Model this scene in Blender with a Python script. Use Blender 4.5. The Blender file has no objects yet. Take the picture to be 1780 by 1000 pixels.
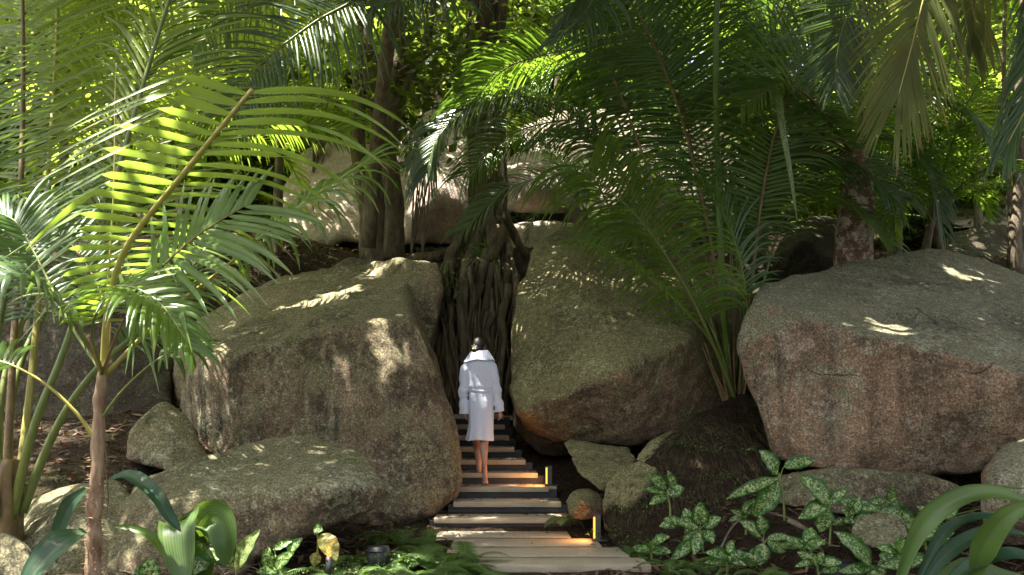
import bpy, bmesh, math, random
import numpy as np
from mathutils import Vector, Matrix, noise, Euler
random.seed(11)
SC = bpy.context.scene
COL = SC.collection
F = 1750.0; HOR = 690.0; CH = 1.47
R = math.radians

def W(px, py, Z):
    """where the sight line through photo pixel (px,py) reaches depth Z"""
    return Vector(((px - 890.0) / F * Z, Z, CH - (py - HOR) / F * Z))

def smooth01(t):
    t = max(0.0, min(1.0, t)); return t * t * (3 - 2 * t)

def lerp(a, b, t): return a + (b - a) * t

def ground_z(x, y):
    # terrain profile: flat by the deck, climbing the hillside behind
    ks = [(-30, -.12), (7.5, -.12), (9.0, -.06), (10.9, -.03), (12.0, .28), (14.4, 1.05), (16.05, 1.25), (16.4, 3.45), (17.2, 3.8), (18.5, 4.05), (22, 4.7), (30, 7.2), (45, 13), (80, 22)]
    z = ks[-1][1]
    for (a, za), (b, zb) in zip(ks, ks[1:]):
        if y <= b:
            z = lerp(za, zb, (y - a) / (b - a)) if y > a else za
            break
    # left bank rises sooner, right bank a little
    z += .75 * smooth01((-x - 2.6) / 1.6) * smooth01((y - 9.2) / 1.6) * (1 - .5 * smooth01((y - 12) / 4))
    z += .42 * smooth01((x - 1.25) / .9) * smooth01((y - 8.9) / 1.6) * (1 - smooth01((y - 12) / 3))
    w = smooth01((abs(x + .1) - .6) / .6) if 8 < y < 15.5 else 1.0
    z += w * (.09 * noise.noise(Vector((x * .9, y * .9, 3.1))) + .035 * noise.noise(Vector((x * 3.2, y * 3.2, 7.7))))
    return z

# ---------------------------------------------------------------- objects
def tag(o, label=None, cat=None, group=None, kind=None):
    if label: o['label'] = label
    if cat: o['category'] = cat
    if group: o['group'] = group
    if kind: o['kind'] = kind
    return o

def empty(name, loc, label, cat, group=None, rz=0):
    o = bpy.data.objects.new(name, None); COL.objects.link(o)
    o.location = loc; o.rotation_euler = (0, 0, rz); o.empty_display_size = .2
    return tag(o, label, cat, group)

class MB:
    """collects verts / faces / per-vertex attribute (random, along, across) / material index"""
    def __init__(s): s.v = []; s.f = []; s.a = []; s.m = []
    def add(s, vs, fs, at=None, mi=0):
        o = len(s.v); s.v.extend(vs)
        s.a.extend(at if at is not None else [(0.5, 0.0, 0.0)] * len(vs))
        for f in fs: s.f.append(tuple(i + o for i in f)); s.m.append(mi)
    def mesh(s, name, mats, origin=None, smooth=True):
        me = bpy.data.meshes.new(name)
        ox = Vector(origin) if origin is not None else Vector((0, 0, 0))
        vs = [(p[0] - ox.x, p[1] - ox.y, p[2] - ox.z) for p in s.v]
        me.from_pydata(vs, [], s.f)
        at = me.attributes.new('leaf', 'FLOAT_VECTOR', 'POINT')
        at.data.foreach_set('vector', np.array(s.a, dtype=np.float32).ravel())
        for m in mats: me.materials.append(m)
        if len(mats) > 1: me.polygons.foreach_set('material_index', np.array(s.m, dtype=np.int32))
        if smooth: me.polygons.foreach_set('use_smooth', np.ones(len(s.f), dtype=bool))
        me.update()
        return me
    def obj(s, name, mats, parent=None, origin=None, smooth=True):
        """vertices are given in world space (or in parent space when origin is None)"""
        if not isinstance(mats, (list, tuple)): mats = [mats]
        me = s.mesh(name, mats, origin, smooth)
        o = bpy.data.objects.new(name, me); COL.objects.link(o)
        if origin is not None: o.location = origin
        if parent is not None:
            o.parent = parent
            if origin is not None: o.location = Vector(origin) - parent_world(parent)
        return o

PW = {}
def parent_world(p):
    v = Vector(p.location); q = p.parent
    while q is not None: v = v + Vector(q.location); q = q.parent
    return v

def child(mb, name, mats, parent, smooth=True):
    """part with world-space verts, its origin on its parent's origin"""
    o = parent_world(parent)
    if not isinstance(mats, (list, tuple)): mats = [mats]
    me = mb.mesh(name, mats, o, smooth)
    c = bpy.data.objects.new(name, me); COL.objects.link(c); c.parent = parent
    return c

def top(mb, name, mats, label, cat, group=None, kind=None, base=None, smooth=True):
    vs = mb.v
    if base is None:
        n = len(vs); sx = sum(p[0] for p in vs) / n; sy = sum(p[1] for p in vs) / n; mz = min(p[2] for p in vs)
        base = (sx, sy, mz)
    o = mb.obj(name, mats, None, base, smooth)
    return tag(o, label, cat, group, kind)

# ---------------------------------------------------------------- shapes
def box_mb(mb, c, s, rz=0, bev=0.0, mi=0, rx=0):
    bm = bmesh.new(); bmesh.ops.create_cube(bm, size=1)
    for v in bm.verts: v.co = Vector((v.co.x * s[0], v.co.y * s[1], v.co.z * s[2]))
    if bev: bmesh.ops.bevel(bm, geom=bm.edges[:], offset=bev, segments=2, profile=.5, affect='EDGES')
    M = Matrix.Translation(c) @ Matrix.Rotation(rz, 4, 'Z') @ Matrix.Rotation(rx, 4, 'X')
    bm.transform(M); bm.verts.index_update()
    mb.add([v.co.copy() for v in bm.verts], [[v.index for v in f.verts] for f in bm.faces], mi=mi)
    bm.free()

def spline(pts, n):
    """Catmull-Rom through pts -> n+1 points"""
    P = [Vector(p) for p in pts]
    if len(P) == 2: return [P[0].lerp(P[1], i / n) for i in range(n + 1)]
    P = [P[0] * 2 - P[1]] + P + [P[-1] * 2 - P[-2]]
    segs = len(P) - 3; out = []
    for i in range(n + 1):
        t = i / n * segs; k = min(int(t), segs - 1); u = t - k
        a, b, c, d = P[k], P[k + 1], P[k + 2], P[k + 3]
        out.append(.5 * ((2 * b) + (c - a) * u + (2 * a - 5 * b + 4 * c - d) * u * u + (3 * b - a - 3 * c + d) * u ** 3))
    return out

def tube_mb(mb, pts, rad, n=8, mi=0, flat=1.0, lump=0.0, seed=0, cap=True):
    """tube along pts, rad = function(t) or (r0,r1)"""
    if isinstance(rad, (tuple, list)):
        r0, r1 = rad; rf = lambda t: r0 + (r1 - r0) * t
    else: rf = rad
    m = len(pts); T = []
    for i in range(m):
        a = pts[max(0, i - 1)]; b = pts[min(m - 1, i + 1)]; d = (b - a)
        T.append(d.normalized() if d.length > 1e-9 else Vector((0, 0, 1)))
    ref = Vector((0, 1, 0)) if abs(T[0].y) < .9 else Vector((1, 0, 0))
    u = (ref - T[0] * ref.dot(T[0])).normalized()
    vs = []; at = []
    for i in range(m):
        u = (u - T[i] * u.dot(T[i])).normalized(); w = T[i].cross(u)
        t = i / (m - 1)
        for k in range(n):
            a = 2 * math.pi * k / n; r = rf(t)
            if lump: r *= 1 + lump * noise.noise(Vector((math.cos(a) * 1.3 + seed, math.sin(a) * 1.3, t * (m / 3.0) + seed)))
            vs.append(pts[i] + u * math.cos(a) * r + w * math.sin(a) * r * flat); at.append((.5, t, k / n))
    fs = []
    for i in range(m - 1):
        for k in range(n):
            fs.append((i * n + k, i * n + (k + 1) % n, (i + 1) * n + (k + 1) % n, (i + 1) * n + k))
    if cap:
        fs.append(tuple(range(n - 1, -1, -1))); fs.append(tuple((m - 1) * n + k for k in range(n)))
    mb.add(vs, fs, at, mi)

def eval_mesh(o):
    dg = bpy.context.evaluated_depsgraph_get(); dg.update()
    e = o.evaluated_get(dg); me = bpy.data.meshes.new_from_object(e)
    return me

def rock_mesh(name, hulls, mat, voxel=.06, smooth_it=6, amp=.07, freq=1.1, seed=0.0, fine=.012, world=False, bend=None):
    bm = bmesh.new()
    for h in hulls:
        b2 = bmesh.new()
        for p in h: b2.verts.new(Vector(p) if world else W(*p))
        r = bmesh.ops.convex_hull(b2, input=b2.verts[:])
        junk = [g for g in r['geom_interior'] if isinstance(g, bmesh.types.BMVert)]
        junk += [v for v in b2.verts if not v.link_faces]
        bmesh.ops.delete(b2, geom=list(set(junk)), context='VERTS')
        tmp = bpy.data.meshes.new('tmp'); b2.to_mesh(tmp); bm.from_mesh(tmp); bpy.data.meshes.remove(tmp); b2.free()
    me = bpy.data.meshes.new(name); bm.to_mesh(me); bm.free()
    o = bpy.data.objects.new(name, me); COL.objects.link(o)
    md = o.modifiers.new('r', 'REMESH'); md.mode = 'VOXEL'; md.voxel_size = voxel
    sm = o.modifiers.new('s', 'SMOOTH'); sm.factor = .5; sm.iterations = smooth_it
    me2 = eval_mesh(o); bpy.data.objects.remove(o); bpy.data.meshes.remove(me)
    n = len(me2.vertices)
    co = np.empty(n * 3, np.float32); me2.vertices.foreach_get('co', co); co = co.reshape(-1, 3)
    no = np.empty(n * 3, np.float32); me2.vertices.foreach_get('normal', no); no = no.reshape(-1, 3)
    d = np.empty(n, np.float32)
    sv = Vector((seed * 7.3, seed * 3.1, seed * 5.7))
    for i in range(n):
        p = Vector(co[i].tolist()) + sv
        q = Vector((p.x * freq, p.y * freq, p.z * freq * .8))
        a = noise.noise(q) + .5 * noise.noise(q * 2.1) + .28 * (1 - 2 * abs(noise.noise(q * 3.7)))
        d[i] = amp * a + fine * (noise.noise(p * 7.0) + .6 * noise.noise(p * 15.0))
    co = co + no * d[:, None]
    base = Vector((float(co[:, 0].mean()), float(co[:, 1].mean()), float(co[:, 2].min())))
    co -= np.array(base, np.float32)
    me2.vertices.foreach_set('co', co.ravel().astype(np.float32))
    me2.materials.clear(); me2.materials.append(mat)
    me2.polygons.foreach_set('use_smooth', np.ones(len(me2.polygons), dtype=bool))
    me2.name = name; me2.update()
    return me2, base

def rock(label, hulls, mat, cat='boulder', group=None, name='boulder', **kw):
    me, base = rock_mesh(name, hulls, mat, **kw)
    o = bpy.data.objects.new(name, me); COL.objects.link(o); o.location = base
    return tag(o, label, cat, group)

# ---------------------------------------------------------------- materials
class NT:
    def __init__(s, name):
        s.m = bpy.data.materials.new(name); s.m.use_nodes = True; s.t = s.m.node_tree; s.t.nodes.clear()
    def n(s, typ, **kw):
        nd = s.t.nodes.new(typ)
        for k, v in kw.items():
            if k.startswith('i_'):
                key = k[2:]; key = int(key) if key.isdigit() else key.replace('_', ' ')
                nd.inputs[key].default_value = v
            else: setattr(nd, k, v)
        return nd
    def l(s, a, b): s.t.links.new(a, b); return b
    def noise(s, vec, scale, detail=4, rough=.55, dist=0):
        nd = s.n('ShaderNodeTexNoise'); nd.inputs['Scale'].default_value = scale; nd.inputs['Detail'].default_value = detail
        nd.inputs['Roughness'].default_value = rough; nd.inputs['Distortion'].default_value = dist
        if vec is not None: s.l(vec, nd.inputs['Vector'])
        return nd.outputs['Fac']
    def ramp(s, fac, stops, interp='LINEAR'):
        nd = s.n('ShaderNodeValToRGB'); nd.color_ramp.interpolation = interp
        el = nd.color_ramp.elements
        while len(el) < len(stops): el.new(.5)
        for e, (p, c) in zip(el, stops):
            e.position = p; e.color = (c, c, c, 1) if isinstance(c, (int, float)) else (*c, 1)
        s.l(fac, nd.inputs[0]); return nd.outputs[0]
    def mix(s, fac, a, b, mode='MIX'):
        nd = s.n('ShaderNodeMix'); nd.data_type = 'RGBA'; nd.blend_type = mode
        for i, v in ((0, fac), (6, a), (7, b)):
            if isinstance(v, (int, float)): nd.inputs[i].default_value = v if i == 0 else (v, v, v, 1)
            elif isinstance(v, tuple): nd.inputs[i].default_value = (*v, 1)
            else: s.l(v, nd.inputs[i])
        return nd.outputs[2]
    def math(s, op, a, b=None):
        nd = s.n('ShaderNodeMath', operation=op)
        for i, v in ((0, a), (1, b)):
            if v is None: continue
            if isinstance(v, (int, float)): nd.inputs[i].default_value = v
            else: s.l(v, nd.inputs[i])
        return nd.outputs[0]
    def mapping(s, vec, scale):
        nd = s.n('ShaderNodeMapping'); nd.inputs['Scale'].default_value = scale; s.l(vec, nd.inputs['Vector']); return nd.outputs[0]
    def pos(s):
        return s.n('ShaderNodeNewGeometry').outputs['Position']
    def bump(s, h, strength=.3, dist=.02, normal=None):
        nd = s.n('ShaderNodeBump'); nd.inputs['Strength'].default_value = strength; nd.inputs['Distance'].default_value = dist
        s.l(h, nd.inputs['Height'])
        if normal is not None: s.l(normal, nd.inputs['Normal'])
        return nd.outputs[0]
    def bsdf(s, col, rough=.8, spec=.3, normal=None, metallic=0):
        nd = s.n('ShaderNodeBsdfPrincipled')
        for k, v in (('Base Color', col), ('Roughness', rough), ('Specular IOR Level', spec), ('Metallic', metallic)):
            if isinstance(v, (int, float)): nd.inputs[k].default_value = v
            elif isinstance(v, tuple): nd.inputs[k].default_value = (*v, 1)
            else: s.l(v, nd.inputs[k])
        if normal is not None: s.l(normal, nd.inputs['Normal'])
        return nd
    def out(s, sh):
        o = s.n('ShaderNodeOutputMaterial'); s.l(sh, o.inputs[0]); return s.m

def rock_mat(name, base=(.20, .165, .12), light=(.33, .29, .23), lichen=(.21, .235, .14), moss=(.065, .085, .025), dark=(.05, .042, .03),
             lich_amt=.5, moss_amt=.35, streak=.6, pink=0.0, scale=1.0, crust=(.36, .37, .26), grain=.85):
    wm = lambda c_: (c_[0] * 1.02, c_[1] * .97, c_[2] * .92)
    base, light, lichen, crust = wm(base), wm(light), wm(lichen), wm(crust)
    t = NT(name); p = t.pos()
    geo = t.n('ShaderNodeNewGeometry'); sep = t.n('ShaderNodeSeparateXYZ'); t.l(geo.outputs['Normal'], sep.inputs[0]); nz = sep.outputs['Z']
    n1 = t.noise(p, .9 * scale, 6, .65, .5)
    c = t.mix(t.ramp(n1, [(.38, 0.0), (.62, 1.0)]), base, light)
    c = t.mix(t.ramp(t.noise(p, 3.1 * scale, 6, .7, .3), [(.42, .0), (.6, .55)]), c, tuple(x * .55 for x in base))
    if pink:
        c = t.mix(t.math('MULTIPLY', t.ramp(t.noise(p, 1.2, 5, .6, .4), [(.44, 0.0), (.56, 1.0)]), pink), c, (.38, .24, .145))
        c = t.mix(t.math('MULTIPLY', t.ramp(t.noise(t.mapping(p, (1, 1, 1.4)), 2.3, 7, .7, .5), [(.57, 0.0), (.6, 1.0)]), pink * .8), c, (.52, .42, .32))
    # vertical rain stains, dark and pale
    side = t.ramp(nz, [(.15, 1.0), (.6, 0.0)])
    s1 = t.noise(t.mapping(p, (3.4, 3.4, .30)), 1.0, 7, .7, .2)
    c = t.mix(t.math('MULTIPLY', t.ramp(s1, [(.47, 0.0), (.60, streak)]), side), c, dark)
    s2 = t.noise(t.mapping(p, (5.0, 5.0, .36)), 1.0, 7, .7, .2)
    c = t.mix(t.math('MULTIPLY', t.ramp(s2, [(.56, 0.0), (.64, streak * .6)]), side), c, crust)
    # lichen film, mostly on the upward planes, with ragged edges
    lf = t.math('ADD', t.math('MULTIPLY', nz, .22), t.noise(p, 1.9 * scale, 9, .74, .5))
    e0 = .70 - .16 * lich_amt
    lfm = t.math('MULTIPLY', t.ramp(lf, [(e0 - .05, 0.0), (e0 + .03, 1.0)]), .8)
    c = t.mix(lfm, c, lichen)
    # pale crust rosettes, hard edged
    cr_ = t.ramp(t.math('ADD', t.math('MULTIPLY', t.noise(p, 11, 7, .8, .4), .75), t.math('MULTIPLY', t.noise(p, 1.6, 3), .35)), [(.625 - .03 * lich_amt, 0.0), (.65 - .03 * lich_amt, .85 * grain)])
    c = t.mix(cr_, c, crust)
    # dark algae mottling
    al = t.ramp(t.math('ADD', t.math('MULTIPLY', t.noise(p, 17, 7, .8), .6), t.math('MULTIPLY', t.noise(p, 1.1, 4), .45)), [(.555, 0.0), (.60, .7 * grain)])
    c = t.mix(al, c, dark)
    # moss
    mf = t.ramp(t.noise(p, 1.5 * scale, 9, .74, .3), [(.66 - .22 * moss_amt, 0.0), (.74 - .2 * moss_amt, .85)])
    c = t.mix(mf, c, moss)
    # crystals
    c = t.mix(1.0, c, t.ramp(t.noise(p, 46, 3, .85), [(q, lerp(1, v_, grain)) for q, v_ in ((.30, .22), (.46, .75), (.56, 1.25), (.66, 2.2), (.76, 3.0))]), 'MULTIPLY')
    c = t.mix(1.0, c, t.ramp(t.noise(p, 13, 4, .8), [(.32, .78), (.5, 1.0), (.68, 1.22)]), 'MULTIPLY')
    crack = t.n('ShaderNodeTexVoronoi', feature='DISTANCE_TO_EDGE'); crack.inputs['Scale'].default_value = .5
    nn = t.n('ShaderNodeTexNoise'); nn.inputs['Scale'].default_value = 2.2; nn.inputs['Detail'].default_value = 6; t.l(p, nn.inputs['Vector'])
    sc = t.n('ShaderNodeVectorMath', operation='SCALE'); sc.inputs['Scale'].default_value = .35; t.l(nn.outputs['Color'], sc.inputs[0])
    dn = t.n('ShaderNodeVectorMath', operation='ADD'); t.l(p, dn.inputs[0]); t.l(sc.outputs[0], dn.inputs[1]); t.l(dn.outputs[0], crack.inputs['Vector'])
    cr = t.ramp(crack.outputs['Distance'], [(.0, 0.0), (.007, 1.0)])
    crm = t.math('MAXIMUM', cr, t.ramp(t.noise(p, .7, 2), [(.40, 0.0), (.46, 1.0)]))
    c = t.mix(t.math('MULTIPLY', t.math('SUBTRACT', 1.0, crm), .7), c, (.03, .026, .02))
    h = t.math('ADD', t.noise(p, 20, 8, .78), t.math('MULTIPLY', t.noise(p, 60, 3, .8), .45))
    h = t.math('ADD', h, t.math('MULTIPLY', t.noise(p, 3.6, 8, .6), 3.6))
    h = t.math('ADD', h, t.math('MULTIPLY', crm, .5))
    b = t.bump(h, .85, .035)
    return t.out(t.bsdf(c, .88, .25, b).outputs[0])

def leaf_mat(name, a, b, tr, fac=.4, rough=.38, tip=(.22, .13, .05), tip_amt=.5, rib=(.2, .24, .07), spec=.5, blotch=0.0, spots=0.0, ribs=0):
    t = NT(name)
    at = t.n('ShaderNodeAttribute', attribute_name='leaf'); sep = t.n('ShaderNodeSeparateXYZ'); t.l(at.outputs['Vector'], sep.inputs[0])
    rnd, al, ac = sep.outputs
    oi = t.n('ShaderNodeObjectInfo').outputs['Random']
    p = t.pos()
    mixf = t.math('ADD', t.math('MULTIPLY', rnd, .7), t.math('MULTIPLY', oi, .3))
    c = t.mix(mixf, a, b)
    c = t.mix(1.0, c, t.ramp(t.noise(p, 4.0, 3), [(.3, .7), (.7, 1.3)]), 'MULTIPLY')
    # tips brown on some leaflets
    tp = t.math('MULTIPLY', t.ramp(al, [(.80, 0.0), (.97, 1.0)]), t.ramp(rnd, [(.45, 0.0), (.6, tip_amt)]))
    if blotch:
        bl = t.math('MULTIPLY', t.ramp(t.noise(p, 9, 4, .7), [(.52, 0.0), (.66, 1.0)]), blotch)
        c = t.mix(bl, c, (.26, .16, .06))
    ribf = t.ramp(ac, [(0.0, .75), (.12, 0.0)])
    c = t.mix(ribf, c, rib)
    trc = t.mix(mixf, tr, tuple(x * .75 for x in tr))
    st_ = t.ramp(t.math('FRACT', t.math('MULTIPLY', ac, ribs)), [(0, .72), (.5, 1.12), (1, .72)]) if ribs else None
    if ribs: c = t.mix(1.0, c, st_, 'MULTIPLY'); trc = t.mix(1.0, trc, st_, 'MULTIPLY')
    if spots:
        n1 = t.noise(p, 38, 4, .8, 1.2)
        ed = t.ramp(ac, [(.55, 1.0), (.85, 0.0)])
        sf = t.math('MULTIPLY', t.ramp(n1, [(.50, 0.0), (.55, 1.0)]), t.math('MULTIPLY', ed, spots))
        c = t.mix(sf, c, (.50, .58, .24)); trc = t.mix(sf, trc, (.5, .55, .2))
    c = t.mix(tp, c, tip); trc = t.mix(tp, trc, tuple(x * .8 for x in tip))
    veins = t.n('ShaderNodeTexWave'); veins.inputs['Scale'].default_value = 1.0
    cx = t.n('ShaderNodeCombineXYZ'); t.l(t.math('MULTIPLY', ac, 6.0), cx.inputs[0]); t.l(cx.outputs[0], veins.inputs['Vector'])
    bn = t.bump(veins.outputs['Fac'], .12, .004)
    bs = t.bsdf(c, rough, spec, bn)
    trn = t.n('ShaderNodeBsdfTranslucent'); t.l(trc, trn.inputs['Color'])
    mx = t.n('ShaderNodeMixShader'); mx.inputs[0].default_value = fac
    t.l(bs.outputs[0], mx.inputs[1]); t.l(trn.outputs[0], mx.inputs[2])
    return t.out(mx.outputs[0])

def plain_mat(name, c1, c2=None, sc=12, rough=.8, spec=.3, stretch=(1, 1, 1), bump=.3, bs=40, detail=5, lo=.35, hi=.65, dist=.01):
    t = NT(name); p = t.pos(); m = t.mapping(p, stretch)
    c = t.mix(t.ramp(t.noise(m, sc, detail, .65), [(lo, 0.0), (hi, 1.0)]), c1, c2 or c1)
    b = t.bump(t.noise(m, bs, 4, .7), bump, dist)
    return t.out(t.bsdf(c, rough, spec, b).outputs[0])

def emit_mat(name, col, st):
    t = NT(name); e = t.n('ShaderNodeEmission'); e.inputs[0].default_value = (*col, 1); e.inputs[1].default_value = st
    return t.out(e.outputs[0])
# ================================================================ camera, sun, sky
cam = bpy.data.cameras.new('camera'); cam.sensor_width = 36; cam.lens = F / 1780 * 36
cam.shift_y = (HOR - 500) / 1780.0; cam.clip_end = 500; cam.clip_start = .1
co = bpy.data.objects.new('camera', cam); COL.objects.link(co); co.location = (0, 0, CH); co.rotation_euler = (R(90), 0, 0)
SC.camera = co
SUN = Vector((-.28, -.07, 1.0)).normalized()          # towards the sun
elev = math.asin(SUN.z); az = math.atan2(SUN.x, SUN.y)
w = bpy.data.worlds.new('World'); SC.world = w; w.use_nodes = True
nt = w.node_tree; nt.nodes.clear()
sky = nt.nodes.new('ShaderNodeTexSky'); sky.sky_type = 'NISHITA'; sky.sun_disc = False
sky.sun_elevation = elev; sky.sun_rotation = az; sky.dust_density = 6; sky.ozone_density = .2; sky.air_density = 1.0
bg = nt.nodes.new('ShaderNodeBackground'); bg.inputs[1].default_value = .093
wo = nt.nodes.new('ShaderNodeOutputWorld'); hs = nt.nodes.new('ShaderNodeHueSaturation'); hs.inputs['Saturation'].default_value = .45; nt.links.new(sky.outputs[0], hs.inputs['Color']); nt.links.new(hs.outputs[0], bg.inputs[0]); nt.links.new(bg.outputs[0], wo.inputs[0])
sd = bpy.data.lights.new('sun', 'SUN'); sd.energy = 5; sd.angle = R(.5); sd.color = (1, .94, .86)
so = bpy.data.objects.new('sun', sd); COL.objects.link(so); so.rotation_euler = (-SUN).to_track_quat('-Z', 'Y').to_euler(); so.location = (-4, -3, 14)
SC.view_settings.view_transform = 'Standard'; SC.view_settings.look = 'None'; SC.view_settings.gamma = 1
SC.view_settings.use_curve_mapping = False; SC.view_settings.exposure = 2.55
SC.cycles.max_bounces = 8; SC.cycles.transmission_bounces = 6; SC.cycles.diffuse_bounces = 4; SC.cycles.glossy_bounces = 2
SC.cycles.use_denoising = True

# ================================================================ materials
M = {}
M['rock_left'] = rock_mat('granite_mossy', (.20, .15, .095), (.31, .25, .165), lichen=(.215, .205, .115), moss=(.085, .09, .04), lich_amt=.75, moss_amt=.35, streak=.8)
M['rock_low'] = rock_mat('granite_low', (.17, .128, .082), (.26, .205, .135), lichen=(.19, .19, .11), moss=(.09, .095, .035), lich_amt=.7, moss_amt=.4, streak=.4)
M['rock_mid'] = rock_mat('granite_green', (.22, .155, .095), (.31, .225, .14), lichen=(.195, .195, .09), moss=(.10, .105, .03), lich_amt=1.25, moss_amt=.45, streak=.3, crust=(.31, .32, .17))
M['rock_right'] = rock_mat('granite_pink', (.24, .17, .11), (.36, .27, .185), lichen=(.20, .215, .135), moss=(.09, .095, .04), lich_amt=.85, moss_amt=.2, streak=.5, pink=.5)
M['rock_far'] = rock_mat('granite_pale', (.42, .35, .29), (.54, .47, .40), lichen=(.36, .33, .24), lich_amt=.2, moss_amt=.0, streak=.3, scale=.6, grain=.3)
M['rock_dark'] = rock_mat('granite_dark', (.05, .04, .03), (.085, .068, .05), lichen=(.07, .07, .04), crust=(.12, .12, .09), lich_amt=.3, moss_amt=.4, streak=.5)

def soil_mat():
    t = NT('forest_soil'); p = t.pos()
    c = t.mix(t.ramp(t.noise(p, 6, 8, .75), [(.35, 0.0), (.65, 1.0)]), (.022, .015, .009), (.065, .042, .025))
    v = t.n('ShaderNodeTexVoronoi'); v.inputs['Scale'].default_value = 30; t.l(p, v.inputs['Vector'])
    c = t.mix(t.ramp(v.outputs['Distance'], [(.0, .5), (.25, 0.0)]), c, (.11, .065, .033))
    c = t.mix(t.ramp(t.noise(p, 1.1, 5), [(.55, 0.0), (.7, .6)]), c, (.045, .06, .018))
    b = t.bump(t.math('ADD', t.noise(p, 14, 8, .8), v.outputs['Distance']), .9, .05)
    return t.out(t.bsdf(c, .95, .15, b).outputs[0])
M['soil'] = soil_mat()
def board_mat():
    t = NT('weathered_timber'); p = t.pos()
    m = t.mapping(p, (1.2, 26, 26))
    c = t.mix(t.ramp(t.noise(m, 2.0, 6, .7), [(.3, 0.0), (.7, 1.0)]), (.28, .235, .16), (.42, .36, .26))
    c = t.mix(t.ramp(t.noise(p, 3.2, 6, .75), [(.52, 0.0), (.7, .6)]), c, (.19, .155, .10))
    c = t.mix(t.ramp(t.noise(p, 1.5, 4, .6), [(.55, 0.0), (.7, .35)]), c, (.15, .16, .09))
    c = t.mix(1.0, c, t.ramp(t.noise(p, 130, 2, .9), [(.3, .6), (.5, 1.0), (.7, 1.35)]), 'MULTIPLY')
    b = t.bump(t.noise(m, 3.0, 5, .8), .35, .006)
    return t.out(t.bsdf(c, .75, .3, b).outputs[0])
M['board'] = board_mat()
M['riser'] = plain_mat('riser_panel', (.020, .022, .027), (.038, .04, .044), 5, .7, .35, stretch=(1, 1, 3), bump=.2)
M['post'] = plain_mat('bronze_post', (.045, .038, .034), (.07, .06, .052), 9, .55, .5, bump=.1)
M['warm'] = emit_mat('warm_strip', (1, .24, .03), .8)
M['lamp_black'] = plain_mat('black_housing', (.010, .011, .012), (.02, .021, .022), 18, .5, .4, bump=.15)

# ================================================================ ground
mb = MB(); nx, ny = 200, 230
xs = [(-40 + 80 * i / nx) for i in range(nx + 1)]
xs = [math.copysign(abs(x / 40) ** 1.8 * 45, x) for x in xs]
ys = [-12 + 20 * j / 24 for j in range(24)] + [8 + 12 * (j / 140) for j in range(140)] + [20 + 65 * (j / 66) ** 1.3 for j in range(67)]
vs = [(x, y, ground_z(x, y)) for y in ys for x in xs]
n1 = len(xs)
fs = [(j * n1 + i, j * n1 + i + 1, (j + 1) * n1 + i + 1, (j + 1) * n1 + i) for j in range(len(ys) - 1) for i in range(n1 - 1)]
mb.add(vs, fs); o = mb.obj('ground', M['soil']); tag(o, kind='structure'); o['label'] = 'dark forest soil climbing the hillside'; 

# ================================================================ deck and steps
M['gap_shade'] = plain_mat('gap_shade_black', (.008, .007, .006), rough=.95)
deck = empty('boardwalk', (.3, 9.9, -.1), 'low timber boardwalk of wide pale planks at the foot of the stairs', 'boardwalk')
def plank(y0, y1, x0, x1, z, th, name='plank', par=None, cut=0.0):
    m = MB()
    # slightly skewed right end
    bm = bmesh.new()
    v = [bm.verts.new(q) for q in ((x0, y0, z - th), (x1 + cut, y0, z - th), (x1, y1, z - th), (x0, y1, z - th), (x0, y0, z), (x1 + cut, y0, z), (x1, y1, z), (x0, y1, z))]
    for f in ((3, 2, 1, 0), (4, 5, 6, 7), (0, 1, 5, 4), (1, 2, 6, 5), (2, 3, 7, 6), (3, 0, 4, 7)): bm.faces.new([v[i] for i in f])
    bmesh.ops.bevel(bm, geom=bm.edges[:], offset=.006, segments=2, profile=.5, affect='EDGES')
    bm.verts.index_update(); m.add([q.co.copy() for q in bm.verts], [[q.index for q in f.verts] for f in bm.faces]); bm.free()
    return child(m, name, M['board'], par)
P = [(8.80, 9.22, -.75, 1.19, .03), (9.31, 9.84, -.62, 1.03, .06), (9.94, 10.46, -.6, .86, .03), (10.57, 11.05, -.8, .60, .02)]
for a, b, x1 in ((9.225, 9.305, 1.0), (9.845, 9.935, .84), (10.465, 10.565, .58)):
    m = MB(); box_mb(m, ((x1 - .6) / 2, (a + b) / 2, -.034), (x1 + .6, b - a, .05)); child(m, 'gap_shade_strip', M['gap_shade'], deck, False)  # black strips stand in for the shade in the open plank gaps
for a, b, x0, x1, c in P: plank(a, b, x0, x1, 0.0, .068, par=deck, cut=c)
m = MB(); box_mb(m, (.2, 9.95, -.16), (1.9, 2.1, .17), bev=.004); child(m, 'support_frame', M['riser'], deck, False)
stair = empty('staircase', (-.1, 11.1, 0), 'outdoor stairs with pale timber treads and black risers climbing between the boulders', 'stairs')
ext = {1: (-.86, .55), 2: (-.68, .55), 3: (-.65, .42), 4: (-.72, .30), 5: (-.74, .15), 6: (-.80, .02), 7: (-.90, -.06), 8: (-.98, -.10), 9: (-1.05, -.14)}
for n in range(1, 10):
    z = .135 * n; y = 11.1 + .4 * (n - 1); x0, x1 = ext[n]
    plank(y, y + .47, x0 + random.uniform(-.01, .01), x1 + random.uniform(-.012, .012), z, .062, 'tread', stair, cut=.015)
    m = MB(); box_mb(m, ((x0 + x1) / 2 + .03, y + .055, z - .065 - .135 / 2 + .03), (x1 - x0 + .16, .05, .135), bev=.003)
    r = child(m, 'riser', M['riser'], stair, False)
m = MB(); box_mb(m, (-.5, 15.3, 1.16), (1.6, 1.4, .06), bev=.006); child(m, 'landing_board', M['board'], stair, False)

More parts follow.
